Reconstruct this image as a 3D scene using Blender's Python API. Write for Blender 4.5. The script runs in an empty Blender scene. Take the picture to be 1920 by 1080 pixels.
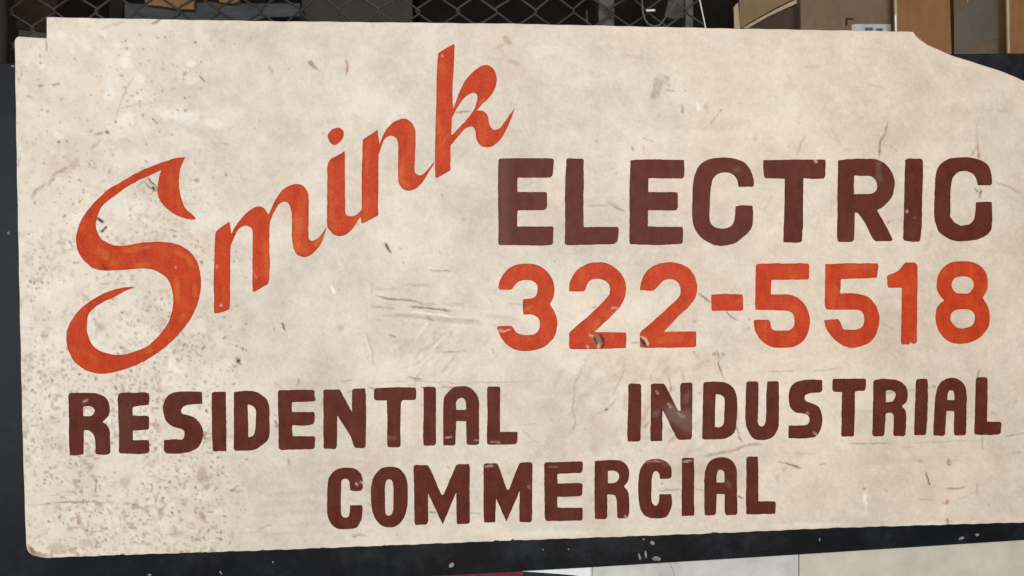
import bpy, math, random
import numpy as np
from mathutils import Matrix, Vector
from mathutils.geometry import delaunay_2d_cdt

random.seed(7)
rng = np.random.default_rng(11)
scene = bpy.context.scene
C = scene.collection

# ------------------------------------------------------------------ camera
FOC = 1600.0                       # focal length in photo pixels (1920 wide)
Z0 = 1.40                          # height of the sign's middle above the floor
DIST = 2.0
ROT = (Matrix.Rotation(math.radians(-4.877), 3, 'Z') @
       Matrix.Rotation(math.radians(90 - 2.516), 3, 'X') @
       Matrix.Rotation(math.radians(-0.175), 3, 'Z'))
CAM = Vector((0, 0, Z0)) - (ROT @ Vector((0, 0, -1))) * DIST
cd = bpy.data.cameras.new('camera')
cd.sensor_width = 36.0
cd.lens = 36.0 * FOC / 1920.0
cd.clip_start = 0.05
cd.clip_end = 100
cd.dof.use_dof = True
cd.dof.focus_distance = DIST
cd.dof.aperture_fstop = 2.2
cam = bpy.data.objects.new('camera', cd)
C.objects.link(cam)
cam.matrix_world = Matrix.Translation(CAM) @ ROT.to_4x4()
scene.camera = cam

# ------------------------------------------------------------------ light
scene.view_settings.view_transform = 'Standard'
scene.view_settings.look = 'None'
scene.view_settings.exposure = 0.0
scene.view_settings.gamma = 1.0
w = bpy.data.worlds.new('World')
scene.world = w
w.use_nodes = True
bg = w.node_tree.nodes['Background']
bg.inputs['Color'].default_value = (0.95, 0.97, 1.0, 1)
bg.inputs['Strength'].default_value = 0.08


def area(name, loc, target, sx, sy, power, col):
    l = bpy.data.lights.new(name, 'AREA')
    l.shape = 'RECTANGLE'
    l.size, l.size_y = sx, sy
    l.energy = power
    l.color = col
    o = bpy.data.objects.new(name, l)
    C.objects.link(o)
    o.location = loc
    o.rotation_euler = (Vector(target) - Vector(loc)).to_track_quat('-Z', 'Y').to_euler()
    return o


area('front_fill_light', (0.45, -3.7, Z0 + 0.42), (0.3, 0, Z0 - 0.40), 3.4, 1.0, 158, (1.0, 0.965, 0.915))  # unseen front light, added to light the sign evenly
area('side_sheen_light', (-2.3, -1.95, Z0 - 0.15), (-0.9, 0, Z0 - 0.1), 0.8, 1.9, 17, (0.84, 0.93, 1.0))  # unseen side light, added for sheen on the board's left strip


# ------------------------------------------------------------------ helpers
def rays(p):
    p = np.asarray(p, float).reshape(-1, 2)
    d = np.stack([(p[:, 0] - 960) / FOC, -(p[:, 1] - 540) / FOC, -np.ones(len(p))], 1)
    return d @ np.array(ROT).T


def on_plane(p, y=0.0):
    """measured photo points -> points of the upright plane at depth y (metres behind the sign's face)"""
    d = rays(p)
    c = np.array(CAM)
    t = (y - c[1]) / d[:, 1]
    return c + d * t[:, None]


def link(name, me, mat=None, parent=None):
    o = bpy.data.objects.new(name, me)
    C.objects.link(o)
    if mat is not None:
        me.materials.append(mat)
    if parent is not None:
        o.parent = parent
        if parent.location.length > 0:
            o.matrix_parent_inverse = Matrix.Translation(-parent.location)
    return o


def tag(o, label, cat=None, group=None, kind=None):
    if label:
        o['label'] = label
    if cat:
        o['category'] = cat
    if group:
        o['group'] = group
    if kind:
        o['kind'] = kind
    return o


def empty(name, loc):
    o = bpy.data.objects.new(name, None)
    o.empty_display_size = 0.05
    C.objects.link(o)
    o.location = loc
    return o


def mesh_np(name, v, tris=None, quads=None, smooth=False):
    v = np.asarray(v, np.float32)
    me = bpy.data.meshes.new(name)
    loops = []
    starts = []
    n = 0
    for arr, k in ((tris, 3), (quads, 4)):
        if arr is not None and len(arr):
            a = np.asarray(arr, np.int32).reshape(-1, k)
            loops.append(a.ravel())
            starts.append(n + np.arange(len(a)) * k)
            n += a.size
    loops = np.concatenate(loops)
    starts = np.concatenate(starts).astype(np.int32)
    me.vertices.add(len(v))
    me.vertices.foreach_set('co', v.ravel())
    me.loops.add(len(loops))
    me.loops.foreach_set('vertex_index', loops)
    me.polygons.add(len(starts))
    me.polygons.foreach_set('loop_start', starts)
    me.update(calc_edges=True)
    if smooth:
        me.polygons.foreach_set('use_smooth', np.ones(len(starts), bool))
    return me


def prism_me(name, front, depth, bevel=0.0):
    """front: Nx3 points of a flat outline (any order), extruded away from the viewer by depth along +Y"""
    import bmesh
    bm = bmesh.new()
    vs = [bm.verts.new(p) for p in front]
    f = bm.faces.new(vs)
    r = bmesh.ops.extrude_face_region(bm, geom=[f])
    ev = [e for e in r['geom'] if isinstance(e, bmesh.types.BMVert)]
    bmesh.ops.translate(bm, verts=ev, vec=(0, depth, 0))
    bmesh.ops.recalc_face_normals(bm, faces=bm.faces[:])
    if bevel > 0:
        bmesh.ops.bevel(bm, geom=bm.edges[:], offset=bevel, segments=2, affect='EDGES', profile=0.5)
    me = bpy.data.meshes.new(name)
    bm.to_mesh(me)
    bm.free()
    return me


def prism(name, px, y, depth, mat, parent=None, bevel=0.0):
    return link(name, prism_me(name, on_plane(px, y), depth, bevel), mat, parent)


def tube_me(name, pts, r, n=7, closed=False):
    pts = [Vector(p) for p in pts]
    V, Q = [], []
    m = len(pts)
    up = Vector((0, 1, 0))
    for i, p in enumerate(pts):
        a = pts[max(i - 1, 0)]
        b = pts[min(i + 1, m - 1)]
        t = (b - a).normalized()
        s = t.cross(up)
        if s.length < 1e-4:
            s = t.cross(Vector((1, 0, 0)))
        s.normalize()
        u = s.cross(t).normalized()
        rr = r[i] if isinstance(r, (list, tuple)) else r
        for k in range(n):
            an = 2 * math.pi * k / n
            V.append(p + s * math.cos(an) * rr + u * math.sin(an) * rr)
    for i in range(m - 1):
        for k in range(n):
            Q.append((i * n + k, i * n + (k + 1) % n, (i + 1) * n + (k + 1) % n, (i + 1) * n + k))
    V.append(pts[0])
    V.append(pts[-1])
    c0, c1 = len(V) - 2, len(V) - 1
    T = [(c0, (k + 1) % n, k) for k in range(n)] + [(c1, (m - 1) * n + k, (m - 1) * n + (k + 1) % n) for k in range(n)]
    return mesh_np(name, [tuple(v) for v in V], T, Q, smooth=True)


# ------------------------------------------------------------------ materials
def new_mat(name, rough=0.6, spec=0.3, metal=0.0):
    m = bpy.data.materials.new(name)
    m.use_nodes = True
    nt = m.node_tree
    b = nt.nodes['Principled BSDF']
    b.inputs['Roughness'].default_value = rough
    b.inputs['Specular IOR Level'].default_value = spec
    b.inputs['Metallic'].default_value = metal
    return m, nt, b


def noise(nt, scale, detail=4, rough=0.55, stretch=None):
    tc = nt.nodes.new('ShaderNodeTexCoord')
    n = nt.nodes.new('ShaderNodeTexNoise')
    n.inputs['Scale'].default_value = scale
    n.inputs['Detail'].default_value = detail
    n.inputs['Roughness'].default_value = rough
    if stretch:
        mp = nt.nodes.new('ShaderNodeMapping')
        mp.inputs['Scale'].default_value = stretch
        nt.links.new(tc.outputs['Object'], mp.inputs['Vector'])
        nt.links.new(mp.outputs['Vector'], n.inputs['Vector'])
    else:
        nt.links.new(tc.outputs['Object'], n.inputs['Vector'])
    return n.outputs['Fac']


def ramp(nt, fac, lo, hi):
    r = nt.nodes.new('ShaderNodeMapRange')
    r.inputs['From Min'].default_value = lo
    r.inputs['From Max'].default_value = hi
    nt.links.new(fac, r.inputs['Value'])
    return r.outputs['Result']


def mix(nt, fac, a, b, mode='MIX'):
    n = nt.nodes.new('ShaderNodeMix')
    n.data_type = 'RGBA'
    n.blend_type = mode
    n.clamp_factor = True
    for sock, val in ((n.inputs['Factor'], fac), (n.inputs['A'], a), (n.inputs['B'], b)):
        pass
    fi = [s for s in n.inputs if s.name == 'Factor' and s.type == 'VALUE'][0]
    ai = [s for s in n.inputs if s.name == 'A' and s.type == 'RGBA'][0]
    bi = [s for s in n.inputs if s.name == 'B' and s.type == 'RGBA'][0]
    for sock, val in ((fi, fac), (ai, a), (bi, b)):
        if hasattr(val, 'is_output'):
            nt.links.new(val, sock)
        elif isinstance(val, (int, float)):
            sock.default_value = val
        else:
            sock.default_value = (*val, 1)
    return [s for s in n.outputs if s.type == 'RGBA'][0]


def math_n(nt, op, a, b):
    n = nt.nodes.new('ShaderNodeMath')
    n.operation = op
    for s, v in zip(n.inputs, (a, b)):
        if hasattr(v, 'is_output'):
            nt.links.new(v, s)
        else:
            s.default_value = v
    return n.outputs[0]


def bump(nt, b, h, strength, dist):
    n = nt.nodes.new('ShaderNodeBump')
    n.inputs['Strength'].default_value = strength
    n.inputs['Distance'].default_value = dist
    nt.links.new(h, n.inputs['Height'])
    nt.links.new(n.outputs['Normal'], b.inputs['Normal'])


def simple(name, c1, c2, scale=30, rough=0.7, spec=0.25, metal=0.0, bumps=0.15, stretch=None, detail=5):
    m, nt, b = new_mat(name, rough, spec, metal)
    f = noise(nt, scale, detail, 0.6, stretch)
    col = mix(nt, ramp(nt, f, 0.3, 0.7), c1, c2)
    g = noise(nt, 600, 2)
    col = mix(nt, ramp(nt, g, 0.2, 0.8), col, mix(nt, 1.0, col, (0.80, 0.80, 0.80), 'MULTIPLY'))
    nt.links.new(col, b.inputs['Base Color'])
    if bumps:
        bump(nt, b, f, bumps, 0.002)
    return m


def attr(nt, name):
    a = nt.nodes.new('ShaderNodeAttribute')
    a.attribute_name = name
    s = nt.nodes.new('ShaderNodeSeparateColor')
    nt.links.new(a.outputs['Color'], s.inputs['Color'])
    return s.outputs['Red'], s.outputs['Green'], s.outputs['Blue'], a.outputs['Alpha']


def panel_material():
    m, nt, b = new_mat('weathered_cream_paint', 0.55, 0.18)
    tone, hue, red, edge = attr(nt, 'tone')
    brown, grey, white, dark = attr(nt, 'wear')
    col = mix(nt, tone, (0.540, 0.482, 0.410), (0.785, 0.717, 0.622))
    col = mix(nt, hue, col, mix(nt, 1.0, col, (1.03, 0.97, 0.885), 'MULTIPLY'))
    g1 = noise(nt, 420, 2, 0.5)
    col = mix(nt, ramp(nt, g1, 0.25, 0.75), mix(nt, 1.0, col, (0.90, 0.895, 0.89), 'MULTIPLY'), col)
    col = mix(nt, white, col, (0.84, 0.80, 0.72))
    col = mix(nt, red, col, (0.50, 0.20, 0.13))
    col = mix(nt, grey, col, (0.185, 0.14, 0.10))
    col = mix(nt, brown, col, (0.23, 0.105, 0.038))
    col = mix(nt, dark, col, (0.030, 0.022, 0.018))
    nt.links.new(col, b.inputs['Base Color'])
    f = noise(nt, 55, 5, 0.6)
    h = math_n(nt, 'SUBTRACT', f, math_n(nt, 'MULTIPLY', dark, 0.5))
    h = math_n(nt, 'SUBTRACT', h, math_n(nt, 'MULTIPLY', grey, 0.0))
    bump(nt, b, h, 0.12, 0.0010)
    r = ramp(nt, noise(nt, 18, 4), 0.2, 0.8)
    nt.links.new(math_n(nt, 'ADD', math_n(nt, 'MULTIPLY', r, 0.2), 0.45), b.inputs['Roughness'])
    return m


def letter_material(name, c1, c2, cthin, spec=0.10, rough=0.5):
    m, nt, b = new_mat(name, rough, spec)
    thin, grey, white, dark = attr(nt, 'wear')
    ridge, streak, _b, _a = attr(nt, 'paint')
    f = noise(nt, 26, 5, 0.65)
    col = mix(nt, ramp(nt, f, 0.30, 0.72), c1, c2)
    col = mix(nt, thin, col, cthin)
    col = mix(nt, streak, col, mix(nt, 1.0, col, (0.80, 0.74, 0.72), 'MULTIPLY'))
    col = mix(nt, ridge, col, mix(nt, 1.0, col, (0.55, 0.60, 0.65), 'MULTIPLY'))
    g1 = noise(nt, 300, 3, 0.6)
    col = mix(nt, ramp(nt, g1, 0.25, 0.75), mix(nt, 1.0, col, (0.60, 0.60, 0.60), 'MULTIPLY'), mix(nt, 1.0, col, (1.14, 1.14, 1.14), 'MULTIPLY'))
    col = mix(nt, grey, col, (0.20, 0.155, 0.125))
    col = mix(nt, white, col, (0.74, 0.62, 0.52))
    col = mix(nt, dark, col, (0.035, 0.024, 0.018))
    nt.links.new(col, b.inputs['Base Color'])
    h = math_n(nt, 'SUBTRACT', f, math_n(nt, 'MULTIPLY', dark, 1.0))
    bump(nt, b, h, 0.2, 0.001)
    return m


M_panel = panel_material()
M_red = letter_material('vermilion_sign_paint', (0.53, 0.046, 0.013), (0.65, 0.072, 0.018), (0.66, 0.125, 0.032))
M_brown = letter_material('oxblood_sign_paint', (0.100, 0.021, 0.0110), (0.145, 0.033, 0.0185), (0.165, 0.05, 0.03))

# ------------------------------------------------------------------ wear of the painted panel (stains with a shape of their own, plus a crease's shading)
GW, GH = 2100, 1110


def vnoise(sx, sy=None, seed=0, gw=GW, gh=GH):
    sy = sy or sx
    r = np.random.default_rng(seed)
    nx, ny = int(gw / sx) + 3, int(gh / sy) + 3
    g = r.random((ny, nx)).astype(np.float32)
    x = np.arange(gw) / sx
    y = np.arange(gh) / sy
    xi, yi = x.astype(int), y.astype(int)
    fx, fy = x - xi, y - yi
    fx = fx * fx * (3 - 2 * fx)
    fy = (fy * fy * (3 - 2 * fy))[:, None]
    a = g[yi][:, xi] * (1 - fx) + g[yi][:, xi + 1] * fx
    b_ = g[yi + 1][:, xi] * (1 - fx) + g[yi + 1][:, xi + 1] * fx
    return a * (1 - fy) + b_ * fy


def fbm(s, octv, seed, rough=0.55, ay=1.0):
    out = 0
    amp = 1.0
    tot = 0
    for k in range(octv):
        out = out + amp * vnoise(max(s / 2 ** k, 1.5), max(s * ay / 2 ** k, 1.5), seed + k)
        tot += amp
        amp *= rough
    return out / tot


def sstep(a, lo, hi):
    t = np.clip((a - lo) / (hi - lo), 0, 1)
    return t * t * (3 - 2 * t)


YY, XX = np.mgrid[0:GH, 0:GW].astype(np.float32)
F = {k: np.zeros((GH, GW), np.float32) for k in ('brown', 'grey', 'white', 'dark', 'red', 'Lthin', 'Lgrey', 'Lwhite', 'Ldark')}
JIT = 0.5 * fbm(9, 3, 400) + 0.5 * fbm(22, 4, 410, 0.7)


WX = (fbm(11, 3, 420) - 0.5) * 5.0
WY = (fbm(11, 3, 430) - 0.5) * 5.0


def stroke(ch, pts, wd, al, soft=1.0, rough=0.5):
    """a mark along a polyline: wd = full width in photo pixels (or (start, end)), al = strength"""
    pts = np.asarray(pts, float)
    w0, w1 = wd if isinstance(wd, tuple) else (wd, wd)
    pad = max(w0, w1) + 4
    x0, y0 = np.floor(pts.min(0) - pad).astype(int)
    x1, y1 = np.ceil(pts.max(0) + pad).astype(int)
    x0, y0 = max(x0, 0), max(y0, 0)
    x1, y1 = min(x1, GW), min(y1, GH)
    if x1 <= x0 or y1 <= y0:
        return
    sx, sy = XX[y0:y1, x0:x1] + WX[y0:y1, x0:x1], YY[y0:y1, x0:x1] + WY[y0:y1, x0:x1]
    val = np.zeros_like(sx)
    ln = np.r_[0, np.cumsum(np.hypot(*np.diff(pts, axis=0).T))] if len(pts) > 1 else np.array([0, 1e-6])
    tot = max(ln[-1], 1e-6)
    if len(pts) == 1:
        d = np.hypot(sx - pts[0, 0], sy - pts[0, 1])
        val = 1 - sstep(d, w0 / 2 - soft * .5, w0 / 2 + soft)
    else:
        for i in range(len(pts) - 1):
            a, b_ = pts[i], pts[i + 1]
            ab = b_ - a
            t = np.clip(((sx - a[0]) * ab[0] + (sy - a[1]) * ab[1]) / max(ab @ ab, 1e-6), 0, 1)
            d = np.hypot(sx - a[0] - t * ab[0], sy - a[1] - t * ab[1])
            s = (ln[i] + t * (ln[i + 1] - ln[i])) / tot
            hw = (w0 + (w1 - w0) * s) / 2
            cap = np.ones_like(s)
            if tot > 14:
                cap = np.clip(6.0 * np.minimum(s + 0.02, 1.02 - s), 0, 1)
                hw = hw * (0.45 + 0.55 * cap)
            val = np.maximum(val, (1 - sstep(d, hw - soft * .5, hw + soft)) * (0.35 + 0.65 * cap))
    j = JIT[y0:y1, x0:x1]
    val = min(al * 1.25, 1.0) * val * np.clip(1 - rough + rough * 2.0 * sstep(j, 0.25, 0.75), 0, 1.2)
    F[ch][y0:y1, x0:x1] = np.maximum(F[ch][y0:y1, x0:x1], np.clip(val, 0, 1))


def blob(ch, x, y, rx, ry, al, rough=0.8, ang=0.0):
    """soft irregular patch"""
    pad = int(max(rx, ry) * 1.8) + 2
    x0, y0, x1, y1 = max(int(x - pad), 0), max(int(y - pad), 0), min(int(x + pad), GW), min(int(y + pad), GH)
    if x1 <= x0 or y1 <= y0:
        return
    dx, dy = XX[y0:y1, x0:x1] + WX[y0:y1, x0:x1] - x, YY[y0:y1, x0:x1] + WY[y0:y1, x0:x1] - y
    c, s = math.cos(ang), math.sin(ang)
    d = np.hypot((dx * c + dy * s) / rx, (-dx * s + dy * c) / ry)
    j = JIT[y0:y1, x0:x1]
    v = al * (1 - sstep(d + rough * (j - 0.5) * 1.6, 0.45, 1.25))
    F[ch][y0:y1, x0:x1] = np.maximum(F[ch][y0:y1, x0:x1], np.clip(v, 0, 1))


# general tone
tone = 0.60 + 1.10 * (fbm(150, 5, 21, 0.62) - 0.5) + 0.55 * (fbm(26, 4, 40, 0.65) - 0.5) + 0.22 * (fbm(7, 2, 61) - 0.5)
tone += 0.42 * (vnoise(2.4, None, 77) - 0.5) + 0.12 * (vnoise(4.5, None, 78) - 0.5)
tone += 0.30 * sstep(XX, 620, 60) - 0.05 * sstep(XX, 1300, 1900)
tone += 0.28 * (fbm(60, 4, 75, 0.6, 0.35) - 0.5)
hue = np.clip(0.25 + 0.7 * (fbm(170, 4, 90) - 0.5) + 0.30 * sstep(XX, 700, 1900) + 0.25 * sstep(XX, 90, 30), 0, 1)
redt = np.clip(1.6 * (fbm(80, 4, 130) - 0.58), 0, 0.07)

# rust mottling on the left part
dens = sstep(XX, 520, 330) * (0.30 + 0.70 * sstep(YY, 260, 520)) + 0.03
dens = dens * (0.75 + 0.5 * sstep(YY, 640, 860) * sstep(XX, 480, 380))
worm = sstep(fbm(7.5, 2, 150, 0.5), 0.57, 0.76) * sstep(fbm(40, 3, 160), 0.34, 0.62)
F['brown'] = np.maximum(F['brown'], 0.46 * worm * np.clip(dens - 0.05, 0, 1))
worm2 = sstep(fbm(6.0, 2, 170, 0.5), 0.60, 0.78) * sstep(fbm(50, 3, 180), 0.36, 0.66)
F['grey'] = np.maximum(F['grey'], 0.34 * worm2 * np.clip(dens - 0.04, 0, 1))
ws = sstep(fbm(34, 5, 190, 0.62), 0.46, 0.72) * sstep(XX, 640, 300)
F['white'] = np.maximum(F['white'], 0.40 * ws)
n_sp = 0
CLU = 0.12 + 1.2 * sstep(fbm(70, 4, 210, 0.65), 0.36, 0.70)
while n_sp < 2500:
    x, y = rng.uniform(30, 560), rng.uniform(60, 1040)
    if rng.random() > dens[int(y), int(x)] * 0.9 * CLU[int(y), int(x)]:
        continue
    n_sp += 1
    r = 0.75 + 1.9 * rng.random() ** 3.5
    ang = rng.uniform(0, 6.28)
    L = r * rng.uniform(0, 1.8)
    ch = 'brown' if rng.random() < 0.72 else 'grey'
    stroke(ch, [(x, y), (x + L * math.cos(ang), y + L * math.sin(ang))], r * 1.5, rng.uniform(0.18, 0.62), 0.9, 0.2)
for _ in range(170):
    x, y = rng.uniform(500, 1915), rng.uniform(60, 985)
    stroke('grey', [(x, y), (x + rng.uniform(-3, 3), y + rng.uniform(-3, 3))], rng.uniform(1.2, 3), rng.uniform(0.08, 0.32))
for _ in range(90):       # faint scuffs all over
    x, y = rng.uniform(450, 1900), rng.uniform(70, 980)
    a = rng.normal(0.05, 0.35)
    L = rng.uniform(12, 70)
    stroke('grey', [(x, y), (x + L * math.cos(a), y + L * math.sin(a) + rng.uniform(-2, 2))], rng.uniform(1.2, 4.5), rng.uniform(0.04, 0.16), 2.0, 0.9)
for _ in range(130):      # rubbed area under the number
    x, y = rng.normal(1215, 75), rng.uniform(655, 840)
    a = rng.normal(2.15, 0.5)
    L = rng.uniform(8, 42)
    bend = rng.uniform(-7, 7)
    pts = [(x, y), (x + L * .5 * math.cos(a) + bend, y + L * .5 * math.sin(a)), (x + L * math.cos(a), y + L * math.sin(a))]
    stroke('grey' if rng.random() < .65 else 'brown', pts, rng.uniform(2, 10), rng.uniform(0.04, 0.15), 4.0, 1.0)
for _ in range(60):
    x, y = rng.normal(830, 55), rng.normal(610, 42)
    a = rng.normal(2.25, 0.2) if y > 615 else rng.normal(0.1, 0.08)
    L = rng.uniform(15, 60)
    stroke('white' if rng.random() < .45 else 'grey', [(x, y), (x + L * math.cos(a), y + L * math.sin(a))], rng.uniform(1.5, 6), rng.uniform(0.08, 0.22), 2.0, 0.9)

# single marks
for (x, y, r, a, c) in [
        (76, 118, 4.5, .75, 'brown'), (74, 161, 8, .62, 'brown'), (78, 160, 5, .6, 'brown'), (108, 158, 6, .62, 'brown'), (202, 248, 7, .85, 'brown'),
        (110, 266, 5, .8, 'brown'), (125, 265, 5.5, .6, 'brown'), (367, 79, 5, .95, 'dark'), (347, 137, 5.5, .6, 'grey'), (347, 207, 5.5, .8, 'brown'),
        (333, 206, 4.5, .6, 'grey'), (347, 183, 5, .6, 'brown'), (324, 212, 4, .5, 'grey'), (305, 171, 4.5, .6, 'brown'), (217, 228, 5, .6, 'brown'),
        (263, 190, 5, .6, 'brown'), (170, 178, 5, .6, 'brown'), (234, 164, 5, .55, 'brown'), (275, 270, 5, .5, 'brown'), (239, 190, 5, .45, 'grey'),
        (296, 70, 5, .4, 'grey'), (279, 114, 5, .4, 'grey'), (370, 338, 9, .55, 'grey'), (201, 445, 6, .6, 'grey'), (328, 443, 7, .6, 'grey'), (378, 463, 4, .5, 'grey'),
        (447, 678, 7, .95, 'dark'), (451, 683, 5, .8, 'brown'), (446, 674, 9, .5, 'brown'), (346, 647, 6.5, .75, 'brown'), (335, 638, 5, .55, 'grey'),
        (228, 652, 8, .6, 'brown'), (438, 720, 6, .75, 'brown'), (443, 648, 4.5, .6, 'brown'), (288, 690, 5.5, .6, 'brown'), (97, 713, 5.5, .65, 'brown'),
        (385, 812, 8, .6, 'brown'), (177, 598, 5, .55, 'grey'), (437, 920, 8, .45, 'brown'), (318, 904, 6, .7, 'brown'), (148, 902, 6, .5, 'brown'),
        (752, 465, 6, .35, 'grey'), (763, 466, 4, .4, 'grey'), (757, 493, 5, .35, 'grey'), (462, 608, 5, .5, 'brown'), (443, 573, 4, .5, 'brown'),
        (1138, 768, 5, .8, 'dark'), (1340, 663, 8, .5, 'brown'), (1354, 665, 8, .5, 'brown'), (1470, 880, 8, .35, 'grey'),
        (1458, 895, 12, .25, 'grey'), (1776, 941, 9, .55, 'red'), (1776, 941, 6, .5, 'brown'), (1620, 917, 7, .55, 'grey'),
        (1726, 863, 8, .3, 'grey'), (1547, 870, 7, .3, 'grey'), (1285, 169, 4.5, .5, 'grey'), (1352, 208, 5, .6, 'grey'),
        (1155, 325, 6, .35, 'brown'), (1185, 279, 6, .3, 'brown'), (543, 128, 5, .3, 'grey'), (1666, 417, 5, .6, 'grey'),
        (1405, 599, 5, .45, 'grey'), (1404, 616, 6, .35, 'grey'), (1302, 602, 8, .4, 'grey'), (830, 367, 5, .45, 'grey'),
        (605, 251, 6, .35, 'grey'), (670, 420, 6, .25, 'grey'), (869, 412, 7, .25, 'grey'), (1241, 907, 5, .7, 'grey'),
        (740, 983, 9, .4, 'grey'), (665, 1005, 8, .5, 'grey'), (745, 1003, 6, .25, 'brown')]:
    blob(c, x, y, r * .62, r * .55, a, 0.7)
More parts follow.
